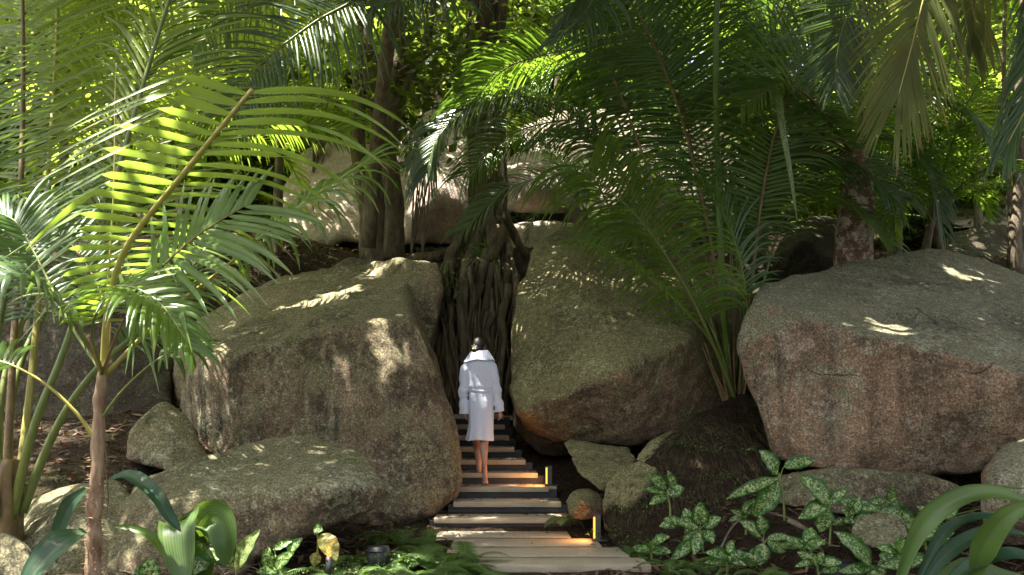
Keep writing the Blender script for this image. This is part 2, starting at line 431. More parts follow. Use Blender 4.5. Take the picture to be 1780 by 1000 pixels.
# ---------------------------------------------------------------- post lights
def post_light(loc, h, label, e):
    t = empty('path_light', loc, label, 'path light', 'glowing post lights beside the stairs')
    x, y, z = loc
    m = MB(); box_mb(m, (x, y, z + h / 2), (.058, .075, h), bev=.004); child(m, 'post', M['post'], t, False)
    m = MB(); box_mb(m, (x + .02, y, z + .006), (.15, .11, .012), bev=.003); child(m, 'base_plate', M['post'], t, False)
    m = MB(); box_mb(m, (x - .037, y - .018, z + h * .50), (.016, .034, h * .82), bev=.001); child(m, 'light_strip', M['warm'], t, False)
    m = MB(); box_mb(m, (x - .040, y - .01, z + h * .955), (.024, .055, .02), bev=.001); child(m, 'hood', M['post'], t, False)
    ld = bpy.data.lights.new('strip_glow', 'AREA'); ld.shape = 'RECTANGLE'; ld.size = .02; ld.size_y = h * .8; ld.energy = e; ld.color = (1, .45, .15)
    lo = bpy.data.objects.new('strip_glow', ld); COL.objects.link(lo); lo.parent = t
    lo.location = (-.05, 0, h * .5); lo.rotation_euler = (0, R(90), 0)
    return t
post_light((.875, 10.28, .004), .265, 'bronze post light with a warm strip at the right end of the boardwalk planks', .8)
post_light((.45, 12.05, .41), .235, 'bronze post light glowing farther up beside the middle treads', .9)
# small concrete pad that carries the upper lamp
m = MB(); box_mb(m, (.46, 12.06, .345), (.15, .16, .12), bev=.008); top(m, 'footing_block', M['board'], 'grey block under the upper post light', 'footing')

# ================================================================ boulders
big = dict(voxel=.045)
rock('big grey-green boulder left of the stairs with a dappled sloping top and streaked face', [
    [(380, 618, 12.0), (470, 603, 11.8), (600, 566, 11.7), (712, 550, 11.9), (345, 648, 12.3), (347, 760, 12.2), (375, 800, 12.0), (520, 860, 11.4),
     (640, 895, 11.2), (740, 892, 11.2), (797, 838, 11.6), (797, 775, 11.9), (746, 650, 12.4), (728, 590, 12.4), (290, 615, 14.2), (345, 550, 14.8), (470, 490, 15.0), (610, 456, 15.2), (700, 456, 15.2),
     (288, 660, 13.8), (345, 780, 13.6), (520, 800, 15.0), (750, 800, 15.0), (345, 900, 12.5), (640, 960, 11.4), (790, 900, 12.2)],
    [(640, 452, 14.6), (690, 446, 14.2), (764, 458, 14.0), (769, 500, 13.9), (750, 590, 13.6), (735, 660, 13.5), (620, 600, 13.6), (640, 470, 15.6), (764, 470, 15.4), (750, 640, 15.4), (620, 700, 15)],
    [(570, 470, 15.0), (600, 450, 15.0), (640, 452, 15.1), (660, 480, 14.9), (560, 520, 14.8), (600, 470, 15.8), (660, 600, 15.6), (560, 600, 15.5)]],
    M['rock_left'], seed=1, smooth_it=4, amp=.075, **big)
rock('low wide boulder lying in front of the big streaked boulder', [
    [(225, 850, 9.8), (300, 806, 9.9), (380, 784, 10), (450, 767, 10.2), (520, 756, 10.2), (600, 770, 10), (645, 796, 9.7), (668, 848, 9.3), (652, 882, 9.3), (560, 908, 9.2),
     (500, 945, 9.0), (450, 965, 8.85), (300, 975, 8.8), (470, 930, 8.9), (300, 870, 8.95), (480, 850, 8.9), (590, 845, 8.95), (230, 900, 9.2), (240, 960, 9.5), (480, 960, 9.8), (300, 850, 11.3), (500, 850, 11.3), (640, 860, 10.8)],
    [(300, 870, 8.9), (450, 900, 9.0), (420, 1010, 8.7), (200, 1010, 8.6), (200, 880, 9.1), (240, 850, 9.6), (300, 1000, 9.8), (450, 980, 9.6)]],
    M['rock_low'], seed=2, voxel=.045, amp=.05)
rock('sloping dark boulder at the lower left behind the spiny trunk', [
    [(25, 915, 9.3), (60, 872, 9.6), (130, 848, 9.8), (205, 838, 9.8), (232, 880, 9.4), (290, 990, 8.75), (240, 1020, 8.6), (60, 1020, 8.7), (20, 960, 9.0), (60, 870, 10.8), (200, 860, 10.8), (120, 900, 9.0)]],
    M['rock_low'], seed=3, voxel=.05, amp=.06)
rock('upright pointed boulder wedged between the low boulder and the big one', [
    [(280, 693, 10.9), (225, 745, 10.7), (218, 800, 10.6), (300, 820, 10.4), (360, 800, 10.7), (332, 730, 10.9), (300, 705, 11.8), (225, 800, 12), (350, 830, 12)]],
    M['rock_left'], seed=4, voxel=.045, amp=.03, smooth_it=4)
rock('small rock in the bottom left corner', [
    [(-60, 925, 7.9), (20, 930, 7.8), (48, 950, 7.75), (58, 985, 7.7), (50, 1030, 7.6), (-80, 1030, 7.6), (-60, 940, 8.6), (50, 960, 8.5)]], M['rock_low'], seed=5, voxel=.04, amp=.03)
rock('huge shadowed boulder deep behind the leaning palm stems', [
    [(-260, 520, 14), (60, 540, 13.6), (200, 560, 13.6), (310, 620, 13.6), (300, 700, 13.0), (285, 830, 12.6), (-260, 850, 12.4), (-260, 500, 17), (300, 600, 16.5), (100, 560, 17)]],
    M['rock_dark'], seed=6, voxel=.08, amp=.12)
rock('tall mossy boulder right of the stairs with a brown overhanging underside', [
    [(975, 398, 14.8), (920, 438, 14.2), (899, 500, 13.5), (895, 600, 12.9), (890, 675, 12.4), (902, 720, 12.3), (955, 762, 12.3), (1090, 778, 12.2), (1180, 754, 12.4),
     (1262, 700, 12.9), (1280, 640, 13.2), (1292, 500, 14.6), (1200, 405, 15.2), (1080, 385, 15.2), (912, 712, 12.0), (1000, 683, 11.6), (1090, 640, 11.5), (1200, 590, 12.1), (1000, 450, 13.6),
     (960, 480, 16.2), (1280, 560, 16.5), (1240, 760, 15.5), (920, 780, 15)]],
    M['rock_mid'], seed=7, amp=.07, smooth_it=5, **big)
rock('great pinkish boulder filling the right side with a long sloping top', [
    [(1325, 494, 11.8), (1362, 483, 12.2), (1440, 480, 12.8), (1482, 462, 13.2), (1560, 452, 13.8), (1620, 428, 14.4), (1700, 446, 14.4), (1800, 486, 13.9), (2000, 560, 13.5),
     (1312, 515, 11.2), (1400, 553, 10.5), (1600, 603, 10.0), (1790, 652, 9.7), (2000, 720, 10), (1300, 540, 11.1), (1279, 585, 11), (1279, 612, 10.9), (1303, 668, 10.9),
     (1337, 762, 10.8), (1350, 796, 10.9), (1435, 814, 10.5), (1600, 832, 10.4), (1700, 806, 10.3), (1790, 750, 10.2), (2000, 780, 10.4), (1350, 700, 13.5), (2000, 760, 13.5)]],
    M['rock_right'], seed=8, amp=.06, smooth_it=3, **big)
rock('flat dark ledge rock tucked under the great pinkish boulder', [
    [(1340, 830, 10.6), (1400, 818, 10.3), (1450, 812, 10.1), (1600, 828, 10.0), (1670, 850, 10), (1650, 900, 9.9), (1450, 895, 9.9), (1350, 880, 10.1), (1350, 860, 11.6), (1680, 860, 11.6), (1500, 830, 12)]],
    M['rock_low'], seed=9, voxel=.045, amp=.05)
rock('rounded grey rock at the right edge of the picture behind the strap leaves', [
    [(1702, 880, 8.6), (1706, 815, 8.8), (1742, 772, 9.0), (1800, 748, 9.2), (1950, 750, 9.2), (1950, 950, 8.8), (1715, 950, 8.6), (1730, 830, 8.3), (1800, 900, 8.2), (1720, 880, 9.8), (1950, 850, 10)]],
    M['rock_right'], seed=10, voxel=.045, amp=.04)
rock('wedge-shaped mossy rock propping up the tall mossy boulder', [
    [(976, 770, 11.8), (990, 763, 12.0), (1094, 779, 11.7), (1106, 800, 11.3), (1082, 832, 10.9), (1046, 856, 10.7), (1004, 822, 10.9), (1000, 780, 12.4), (1100, 860, 11.8)]],
    M['rock_mid'], seed=11, voxel=.03, amp=.025, smooth_it=4)
rock('small mossy rock on the upper rim of the root bank', [
    [(1103, 800, 11.0), (1130, 768, 11.2), (1170, 748, 11.4), (1196, 752, 11.5), (1200, 790, 11.2), (1130, 815, 10.8), (1130, 780, 12), (1200, 800, 12)]],
    M['rock_mid'], seed=12, voxel=.03, amp=.025)
rock('curved mossy rock at the left flank of the root bank', [
    [(1049, 868, 10.5), (1056, 838, 10.6), (1082, 812, 10.7), (1114, 798, 10.8), (1140, 812, 10.6), (1120, 850, 10.3), (1080, 900, 10.2), (1052, 925, 10.3), (1090, 840, 11.4), (1150, 900, 11)]],
    M['rock_mid'], seed=13, voxel=.03, amp=.025)
rock('small round mossy rock beside the second tread', [
    [(981, 872, 11.0), (996, 851, 11.1), (1024, 847, 11.1), (1048, 860, 11), (1054, 885, 10.8), (1040, 905, 10.7), (990, 905, 10.8), (1010, 870, 10.55), (1000, 870, 11.6), (1045, 890, 11.5)]],
    M['rock_mid'], seed=14, voxel=.025, amp=.02)
rock('small brown rock among the spotted leaves', [
    [(1478, 922, 8.7), (1492, 900, 8.8), (1532, 886, 8.9), (1568, 900, 8.8), (1580, 930, 8.6), (1560, 955, 8.5), (1490, 950, 8.5), (1500, 910, 9.3), (1570, 930, 9.2)]],
    M['rock_low'], seed=15, voxel=.025, amp=.02)
rock('shadowed brown rock below the left foot of the tall mossy boulder', [
    [(890, 690, 13.3), (905, 720, 12.9), (950, 760, 12.6), (985, 765, 12.7), (990, 790, 12.9), (940, 792, 12.9), (892, 745, 13.2), (900, 720, 14), (1000, 790, 14)]],
    M['rock_dark'], seed=16, voxel=.035, amp=.03)
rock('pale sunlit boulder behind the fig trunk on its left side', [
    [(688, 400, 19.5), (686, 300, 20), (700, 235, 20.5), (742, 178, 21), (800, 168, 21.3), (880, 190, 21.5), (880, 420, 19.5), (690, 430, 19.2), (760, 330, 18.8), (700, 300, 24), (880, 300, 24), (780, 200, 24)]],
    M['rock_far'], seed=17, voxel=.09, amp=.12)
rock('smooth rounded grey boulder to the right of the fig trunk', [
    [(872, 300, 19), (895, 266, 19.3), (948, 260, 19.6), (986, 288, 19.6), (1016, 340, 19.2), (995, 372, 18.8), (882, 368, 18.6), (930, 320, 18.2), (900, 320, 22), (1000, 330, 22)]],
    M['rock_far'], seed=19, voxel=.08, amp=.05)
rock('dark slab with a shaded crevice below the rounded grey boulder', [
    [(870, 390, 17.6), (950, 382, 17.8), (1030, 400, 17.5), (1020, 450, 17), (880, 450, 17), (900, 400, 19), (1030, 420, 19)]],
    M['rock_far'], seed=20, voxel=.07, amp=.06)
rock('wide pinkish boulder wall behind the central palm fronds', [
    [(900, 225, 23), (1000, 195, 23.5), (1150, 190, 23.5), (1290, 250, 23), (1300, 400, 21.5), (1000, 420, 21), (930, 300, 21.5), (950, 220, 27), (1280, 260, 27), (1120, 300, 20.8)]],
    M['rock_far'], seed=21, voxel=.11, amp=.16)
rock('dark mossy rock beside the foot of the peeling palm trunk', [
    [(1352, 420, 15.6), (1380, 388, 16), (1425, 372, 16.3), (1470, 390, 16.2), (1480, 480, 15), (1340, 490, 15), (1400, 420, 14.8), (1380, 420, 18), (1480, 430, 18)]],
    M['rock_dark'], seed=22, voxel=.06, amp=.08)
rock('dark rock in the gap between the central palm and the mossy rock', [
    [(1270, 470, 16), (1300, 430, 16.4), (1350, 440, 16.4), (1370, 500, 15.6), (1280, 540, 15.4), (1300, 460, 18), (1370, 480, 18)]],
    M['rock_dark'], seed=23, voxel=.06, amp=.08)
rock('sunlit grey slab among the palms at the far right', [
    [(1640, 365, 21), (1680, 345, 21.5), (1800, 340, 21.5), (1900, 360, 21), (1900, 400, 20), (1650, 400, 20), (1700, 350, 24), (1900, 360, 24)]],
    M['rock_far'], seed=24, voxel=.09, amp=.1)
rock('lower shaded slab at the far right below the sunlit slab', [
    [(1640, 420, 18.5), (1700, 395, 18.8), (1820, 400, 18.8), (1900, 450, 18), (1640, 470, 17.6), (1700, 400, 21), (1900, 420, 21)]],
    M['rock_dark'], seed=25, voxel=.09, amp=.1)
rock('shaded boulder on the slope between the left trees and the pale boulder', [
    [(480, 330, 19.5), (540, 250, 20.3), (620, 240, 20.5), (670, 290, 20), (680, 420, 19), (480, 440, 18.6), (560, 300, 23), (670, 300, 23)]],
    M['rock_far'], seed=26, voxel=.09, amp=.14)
# ================================================================ leaf materials
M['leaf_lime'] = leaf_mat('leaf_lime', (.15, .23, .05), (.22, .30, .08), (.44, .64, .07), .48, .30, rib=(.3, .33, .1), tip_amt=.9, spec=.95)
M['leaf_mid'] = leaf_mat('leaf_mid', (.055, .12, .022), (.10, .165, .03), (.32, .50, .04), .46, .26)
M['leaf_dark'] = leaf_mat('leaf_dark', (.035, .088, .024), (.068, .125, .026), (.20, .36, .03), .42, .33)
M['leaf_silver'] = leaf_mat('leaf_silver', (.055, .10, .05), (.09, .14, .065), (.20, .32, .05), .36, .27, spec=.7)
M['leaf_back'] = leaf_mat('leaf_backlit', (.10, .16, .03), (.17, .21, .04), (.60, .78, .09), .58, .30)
M['leaf_aged'] = leaf_mat('leaf_aged', (.12, .17, .05), (.19, .19, .06), (.42, .44, .08), .45, .5, spec=.2, tip=(.28, .17, .08), tip_amt=.9, blotch=.3)
M['leaf_tree'] = leaf_mat('leaf_tree', (.03, .065, .015), (.10, .13, .03), (.30, .42, .04), .42, .42)
M['leaf_shade_canopy'] = leaf_mat('leaf_shade_canopy', (.03, .06, .015), (.05, .08, .02), (.06, .10, .015), .3, .45)
M['leaf_spot'] = leaf_mat('leaf_spotted', (.018, .085, .012), (.035, .12, .018), (.12, .32, .02), .32, .36, rib=(.10, .2, .05), spots=1.0, tip_amt=.2, spec=.35)
M['leaf_pale'] = leaf_mat('leaf_pale_spotted', (.12, .2, .05), (.16, .24, .07), (.3, .4, .08), .35, .35, rib=(.4, .45, .2), spots=.9, tip_amt=.0)
M['leaf_yellow'] = leaf_mat('leaf_yellow', (.20, .17, .02), (.26, .19, .03), (.45, .30, .04), .4, .4, rib=(.3, .3, .08), tip_amt=.0, spots=.8)
M['leaf_strap'] = leaf_mat('leaf_strap', (.055, .12, .025), (.09, .15, .035), (.25, .40, .04), .35, .42, rib=(.09, .15, .05), tip_amt=.3, ribs=7, blotch=.12)
M['leaf_strap_dark'] = leaf_mat('leaf_strap_dark', (.018, .06, .028), (.03, .075, .032), (.07, .16, .03), .25, .42, rib=(.06, .11, .05), tip_amt=.4, ribs=7, blotch=.15, spec=.35)
M['leaf_fern'] = leaf_mat('leaf_fern', (.05, .11, .025), (.09, .15, .035), (.18, .30, .03), .4, .5, tip_amt=.1)
M['stem_green'] = plain_mat('stem_green', (.10, .15, .03), (.20, .22, .06), 7, .42, .5, stretch=(1, 1, .3), bump=.1)
M['stem_bright'] = plain_mat('stem_bright', (.07, .14, .02), (.11, .19, .03), 7, .45, .4, stretch=(1, 1, .3), bump=.1)
M['stem_yellow'] = plain_mat('stem_yellow', (.30, .28, .06), (.42, .36, .10), 9, .4, .5, stretch=(1, 1, .4), bump=.1)
M['stem_brown'] = plain_mat('stem_brown', (.12, .08, .035), (.22, .15, .06), 9, .5, .4, bump=.15)
M['bark_fig'] = plain_mat('bark_fig', (.085, .065, .04), (.27, .215, .14), 5, .9, .2, stretch=(3, 3, .45), bump=1.0, bs=9, dist=.09, detail=8)
M['bark_root'] = plain_mat('bark_root', (.055, .045, .025), (.19, .155, .09), 6, .85, .25, stretch=(2, 2, .4), bump=.6, bs=22, dist=.015)
M['bark_thin'] = plain_mat('bark_thin', (.10, .08, .052), (.23, .19, .13), 6, .85, .2, stretch=(2, 2, .8), bump=.6, bs=25, dist=.02)
M['trunk_spiny'] = plain_mat('trunk_spiny', (.17, .085, .05), (.36, .26, .16), 9, .6, .35, stretch=(2.4, 2.4, .6), bump=.8, bs=26, dist=.012)
M['spine'] = plain_mat('spine', (.22, .13, .06), (.3, .2, .1), 9, .6, .3)
def peel_mat():
    t = NT('bark_peeling'); p = t.pos()
    v = t.n('ShaderNodeTexVoronoi', feature='DISTANCE_TO_EDGE'); v.inputs['Scale'].default_value = 4.5
    m = t.mapping(p, (1.0, 1.0, 1.3)); nn = t.n('ShaderNodeTexNoise'); nn.inputs['Scale'].default_value = 5; nn.inputs['Detail'].default_value = 5; t.l(m, nn.inputs['Vector'])
    sc = t.n('ShaderNodeVectorMath', operation='SCALE'); sc.inputs['Scale'].default_value = .9; t.l(nn.outputs['Color'], sc.inputs[0])
    ad = t.n('ShaderNodeVectorMath', operation='ADD'); t.l(m, ad.inputs[0]); t.l(sc.outputs[0], ad.inputs[1]); t.l(ad.outputs[0], v.inputs['Vector'])
    c = t.mix(t.ramp(t.noise(p, 6, 6, .75), [(.46, 0.0), (.53, 1.0)]), (.56, .47, .39), (.20, .125, .085))
    c = t.mix(t.ramp(v.outputs['Distance'], [(.0, .8), (.03, 0.0)]), c, (.10, .05, .035))
    b = t.bump(t.math('ADD', t.noise(p, 20, 6, .8), t.ramp(v.outputs['Distance'], [(0, 0.0), (.06, 1.0)])), .8, .02)
    return t.out(t.bsdf(c, .85, .2, b).outputs[0])
M['bark_peel'] = peel_mat()

# ================================================================ fronds
def add_leaflet(mb, p, d, nl, L, w, droop, seg, rnd, fold=.25, cheap=False, kink=None, n2=None):
    """one long pinna: a strip bending under its own weight, creased on its midrib"""
    vs = []; at = []; pos = Vector(p); d = d.normalized(); dl = L / seg
    g = Vector((0, 0, -1))
    for k in range(seg + 1):
        u = k / seg
        ww = w * (min(1.0, .35 + u * 5.0)) * (1 - u ** 2.2) ** .75 if u < 1 else w * .04
        s = d.cross(nl)
        if s.length < 1e-4: s = d.cross(Vector((1, 0, 0)))
        s.normalize(); up = s.cross(d)
        if cheap:
            vs += [pos - s * ww * .5, pos + s * ww * .5]; at += [(rnd, u, .6), (rnd, u, .6)]
        else:
            dn = up * (-fold * ww)
            vs += [pos - s * ww * .5 + dn, pos.copy(), pos + s * ww * .5 + dn]; at += [(rnd, u, 1.0), (rnd, u, 0.0), (rnd, u, 1.0)]
        if k < seg:
            pos = pos + d * dl
            kk = droop * (.35 + 1.3 * u) / seg
            if kink and abs(u - kink) < .5 / seg: kk += (.62 if n2 is not None else .9)
            d = (d + g * kk)
            d.normalize()
            if n2 is not None and u >= (kink or .4) - .04: nl = nl.lerp(n2, .75)
            nl = (nl - d * nl.dot(d))
            if nl.length < 1e-3: nl = Vector((0, -1, .1))
            nl.normalize()
    fs = []
    if cheap:
        for k in range(seg): fs.append((2 * k, 2 * k + 1, 2 * k + 3, 2 * k + 2))
    else:
        for k in range(seg):
            a = 3 * k; fs += [(a, a + 1, a + 4, a + 3), (a + 1, a + 2, a + 5, a + 4)]
    mb.add(vs, fs, at)

def frond_geo(mb, pts, leaf_len, n, N, w=.04, a0=75, a1=28, droop=1.0, t0=.15, lift=.25, seg=6, cheap=False, seed=0, sides=(1, -1), scale=(1, 1),
              prof=(.55, 1.0, .45), jit=.12, miss=.03, fold=.25, kink=None, twist=.35):
    rg = random.Random(seed)
    m = len(pts) - 1
    for i in range(n):
        tt = i / max(1, n - 1); t = t0 + (1 - t0) * tt
        fi = t * m; k = min(int(fi), m - 1); u = fi - k
        p = pts[k].lerp(pts[k + 1], u)
        T = (pts[min(m, k + 2)] - pts[max(0, k - 1)]).normalized()
        Nn = (N - T * N.dot(T)).normalized(); S = T.cross(Nn)
        pf = lerp(prof[0], prof[1], smooth01(tt / .35)) if tt < .35 else lerp(prof[1], prof[2], smooth01((tt - .35) / .65) ** 1.2)
        for si, sd in enumerate((1, -1)):
            if sd not in sides or rg.random() < miss: continue
            a = R(lerp(a0, a1, tt) + rg.uniform(-5, 5))
            d = T * math.cos(a) + S * sd * math.sin(a) + Nn * (lift + rg.uniform(-jit, jit))
            tw = rg.uniform(-twist, twist)
            nl = (Nn + S * (tw - sd * .25)).normalized()
            L = leaf_len * pf * scale[si] * rg.uniform(.9, 1.06)
            kk = rg.uniform(.45, .8) if (kink and rg.random() < kink) else None
            add_leaflet(mb, p, d, nl, L, w * rg.uniform(.85, 1.1), droop * rg.uniform(.75, 1.3), seg, rg.random(), fold, cheap, kk)

def hero_frond(parent, px, mat, stem='stem_green', r=(.018, .006), N=(0, -.45, 1), n=40, leaf=.9, sm=28, label=None, **kw):
    """px: control points as (px,py,Z)"""
    pts = spline([W(*p) for p in px], sm)
    if mat != 'leaf_aged' and n > 30: kw['w'] = kw.get('w', .04) * .74; n = int(n * 1.22)
    mb = MB(); frond_geo(mb, pts, leaf, n, Vector(N), **kw)
    f = child(mb, 'frond', M[mat], parent)
    if label: f['label'] = label
    s = MB(); tube_mb(s, pts, lambda t: lerp(r[0], r[1], min(1, t * 1.15) ** .8), 8, flat=.75)
    o = parent_world(parent); me = s.mesh('leaf_stem', [M[stem]], o)
    c = bpy.data.objects.new('leaf_stem', me); COL.objects.link(c); c.parent = f
    return f

# ---- generic palm fronds in local space (rachis leaves the origin along +X)
def generic_frond(name, length=3.0, pitch=55, bend=95, leaf=.75, n=44, w=.035, mat='leaf_mid', stem='stem_green', seed=1, droop=1.1, cheap=True, seg=5, **kw):
    pts = [Vector((0, 0, 0))]; a = R(pitch); k = 22
    for i in range(k):
        u = i / k
        pts.append(pts[-1] + Vector((math.cos(a), 0.03 * math.sin(seed + u * 3), math.sin(a))) * (length / k))
        a -= R(bend) / k * (.5 + u)
    mb = MB(); frond_geo(mb, pts, leaf, n, Vector((0, 0, 1)) if pitch < 70 else Vector((-.5, 0, 1)), w=w, droop=droop, cheap=cheap, seg=seg, seed=seed, **kw)
    s = MB(); tube_mb(s, pts, (.024, .005), 6)
    off = len(mb.v); mb.v += s.v; mb.a += s.a; mb.f += [tuple(i + off for i in f) for f in s.f]; mb.m += [1] * len(s.f)
    return mb.mesh(name, [M[mat], M[stem]])

GF = {}
for mt in ('leaf_mid', 'leaf_dark', 'leaf_back', 'leaf_silver'):
    GF[mt] = [generic_frond('frond', 3.2, 62, 105, .8, 40, .042, mt, seed=3, droop=1.2),
              generic_frond('frond', 2.9, 40, 110, .75, 38, .04, mt, seed=4, droop=1.5),
              generic_frond('frond', 3.4, 76, 80, .8, 42, .042, mt, seed=5, droop=.9)]

def palm(loc, h, nf, mat, label, group=None, scale=1.0, seed=1, lean=(0, 0), r=.09, bark='bark_thin', tilt=(-25, 25), az=(0, 360), name='palm_tree'):
    rg = random.Random(seed)
    t = empty(name, loc, label, 'palm tree', group)
    base = Vector(loc); tip = base + Vector((lean[0], lean[1], h))
    pts = spline([base - Vector((0, 0, .2)), base.lerp(tip, .5) + Vector((lean[0] * -.12, 0, 0)), tip], 14)
    mb = MB(); tube_mb(mb, pts, (r * 1.25, r * .85), 12, lump=.15, seed=seed); child(mb, 'trunk', M[bark], t)
    for i in range(nf):
        me = GF[mat][i % 3]
        f = bpy.data.objects.new('frond', me); COL.objects.link(f); f.parent = t
        f.location = tip - base + Vector((0, 0, rg.uniform(-.1, .08)))
        azm = R(lerp(az[0], az[1], (i + rg.uniform(.1, .9)) / nf))
        s = scale * rg.uniform(.85, 1.12); f.scale = (s, s, s)
        f.rotation_euler = (rg.uniform(-.25, .25), R(rg.uniform(*tilt)), azm)
    return t

# ================================================================ the spiny young palm at the front left
spiny = empty('spiny_palm', W(165, 1030, 7.0), 'young palm at the front left with a spiny reddish trunk and one sunlit frond', 'palm tree')
pts = spline([W(160, 1060, 7), W(164, 930, 7), W(170, 800, 7), W(172, 700, 7), W(180, 640, 7)], 40)
mb = MB(); tube_mb(mb, pts, lambda t: lerp(.058, .036, t) * (1 + .10 * math.sin(t * 60) * (t < .6)), 16, lump=.3, seed=3); tr = child(mb, 'trunk', M['trunk_spiny'], spiny)
mb = MB(); rg = random.Random(5)
for i in range(190):
    t = rg.uniform(.08, .52) ; k = t * 40; p = pts[int(k)].lerp(pts[int(k) + 1], k % 1); a = rg.uniform(0, 6.28)
    d = Vector((math.cos(a), math.sin(a), rg.uniform(-.5, .3))).normalized(); q = p + d * .055
    L = rg.uniform(.03, .075); s = d.cross(Vector((0, 0, 1))).normalized() * .0032; v = Vector((0, 0, .003))
    mb.add([q - s, q + s, q + v * 2, q + d * L], [(0, 1, 3), (1, 2, 3), (2, 0, 3)])
o = parent_world(spiny); me = mb.mesh('spines', [M['spine']], o); c = bpy.data.objects.new('spines', me); COL.objects.link(c); c.parent = tr; c['kind'] = 'stuff'
# loose papery sheath strips on the trunk
mb = MB()
for (a, b, c_) in (((184, 905, 6.93), (188, 860, 6.91), (180, 790, 6.93)), ((180, 830, 6.94), (186, 800, 6.93), (180, 770, 6.94)), ((146, 905, 6.94), (160, 900, 6.92), (184, 915, 6.93))):
    pp = spline([W(*a), W(*b), W(*c_)], 12); tube_mb(mb, pp, lambda t: .012 * math.sin(math.pi * (.1 + .8 * t)), 6, flat=.2)
child(mb, 'dry_sheath', M['stem_brown'], spiny)
# f1: the sunlit hero
def broad_frond(parent, px, mat, stem, r, leafs, N, label=None):
    """few, wide pinnae listed as (t, side, start angle, length, width, droop, lift)"""
    pts = spline([W(*p) for p in px], 40); mb = MB(); rg = random.Random(8)
    for (t, sd, ang, L, w, dr, lift, kk, n2) in leafs:
        k = t * 40; i = min(int(k), 39); p = pts[i].lerp(pts[i + 1], k - i)
        T = (pts[min(40, i + 2)] - pts[max(0, i - 1)]).normalized(); Nn = (Vector(N) - T * Vector(N).dot(T)).normalized(); S = T.cross(Nn)
        a = R(ang); d = T * math.cos(a) + S * sd * math.sin(a) + Nn * lift
        add_leaflet(mb, p, d, (Nn - S * sd * .15), L, w, dr, 14, rg.random(), .18, False, kk, n2)
    f = child(mb, 'frond', M[mat], parent)
    if label: f['label'] = label
    s = MB(); tube_mb(s, pts, r, 10, flat=.8); me = s.mesh('leaf_stem', [M[stem]], parent_world(parent))
    c = bpy.data.objects.new('leaf_stem', me); COL.objects.link(c); c.parent = f
    return f
lv = []; rg = random.Random(2)
for i in range(21):
    u = i / 20; t = .38 + .605 * u
    lv.append((t, +1, lerp(124, 112, u) + rg.uniform(-3, 3), lerp(.75, 1.12, u) * rg.uniform(.9, 1.08), lerp(.040, .064, u) * rg.uniform(.8, 1.15), rg.uniform(.25, .65), .05, rg.uniform(.30, .42), Vector((-.3, -.62, .75)) if rg.random() < .85 else None))
for i in range(20):
    u = i / 19; t = .40 + .59 * u
    lv.append((t, -1, lerp(66, 44, u) + rg.uniform(-3, 3), lerp(.95, 1.2, u) * rg.uniform(.9, 1.08), lerp(.03, .052, u) * rg.uniform(.7, 1.15), rg.uniform(1.0, 1.5), .1, None, Vector((.1, -.8, .6)) if rg.random() < .35 else None))
hero_px = [(180, 655, 7.0), (188, 540, 6.9), (220, 430, 6.75), (322, 298, 6.45), (438, 155, 6.2)]
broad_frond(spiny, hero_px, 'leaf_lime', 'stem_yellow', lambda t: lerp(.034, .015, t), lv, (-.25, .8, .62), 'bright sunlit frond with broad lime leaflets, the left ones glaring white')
# f2: yellow-stemmed frond reaching right, leaflets hanging
hero_frond(spiny, [(180, 655, 7), (290, 545, 6.9), (400, 458, 6.85), (510, 366, 6.9), (634, 282, 7.1)], 'leaf_mid', 'stem_yellow', (.026, .008), N=(0, -.3, 1), n=22, leaf=.62, w=.045, a0=70, a1=25,
           droop=2.6, t0=.48, lift=.15, seg=9, prof=(.8, 1.0, .9), seed=21, label='frond on a long yellow stem with hanging green leaflets')
# f3: brown-stemmed frond
hero_frond(spiny, [(176, 650, 6.95), (214, 560, 6.8), (268, 480, 6.6), (340, 412, 6.5), (425, 358, 6.5)], 'leaf_mid', 'stem_brown', (.016, .006), N=(.35, -.75, .8), n=19, leaf=.95, w=.055, a0=82, a1=40,
           droop=.55, t0=.3, lift=.05, seg=9, sides=(1, -1), scale=(1.0, .6), prof=(.9, 1.0, .7), seed=22, label='dark green frond on a brown stem leaning over the big boulder')
hero_frond(spiny, [(166, 765, 7), (130, 715, 6.95), (60, 655, 6.9), (-30, 625, 6.9), (-160, 660, 6.9)], 'leaf_mid', 'stem_yellow', (.022, .007), n=20, leaf=.7, w=.045, t0=.62, droop=1.5, seg=8, seed=23)
hero_frond(spiny, [(175, 730, 7), (212, 680, 6.95), (262, 634, 6.9), (300, 612, 6.9), (345, 600, 6.95)], 'leaf_dark', 'stem_green', (.018, .006), n=8, leaf=.42, w=.045, t0=.6, droop=1.8, seg=8, seed=24)
hero_frond(spiny, [(176, 650, 7), (150, 590, 6.9), (95, 520, 6.7), (30, 480, 6.5), (-60, 500, 6.3)], 'leaf_silver', 'stem_brown', (.018, .006), n=22, leaf=.66, w=.06, t0=.3, droop=2.2, seg=8, seed=25, label='left frond with white glare on its drooping leaflets')
hero_frond(spiny, [(180, 650, 7), (186, 520, 6.95), (198, 330, 6.9), (200, 180, 6.9), (202, 110, 6.9)], 'leaf_mid', 'stem_yellow', (.016, .004), n=3, leaf=.12, w=.01, t0=.9, seg=3, seed=26, label='thin upright unopened spear of the spiny palm')
hero_frond(spiny, [(178, 650, 6.95), (160, 570, 6.7), (200, 500, 6.4), (270, 520, 6.2), (330, 600, 6.1)], 'leaf_mid', 'stem_green', (.016, .005), n=26, leaf=.55, w=.04, t0=.3, droop=1.4, seg=7, seed=27)
hero_frond(spiny, [(178, 650, 7.05), (120, 560, 7.2), (60, 440, 7.4), (20, 380, 7.5), (-60, 360, 7.6)], 'leaf_dark', 'stem_green', (.018, .006), n=34, leaf=.7, w=.042, t0=.35, droop=1.5, seg=7, seed=28)
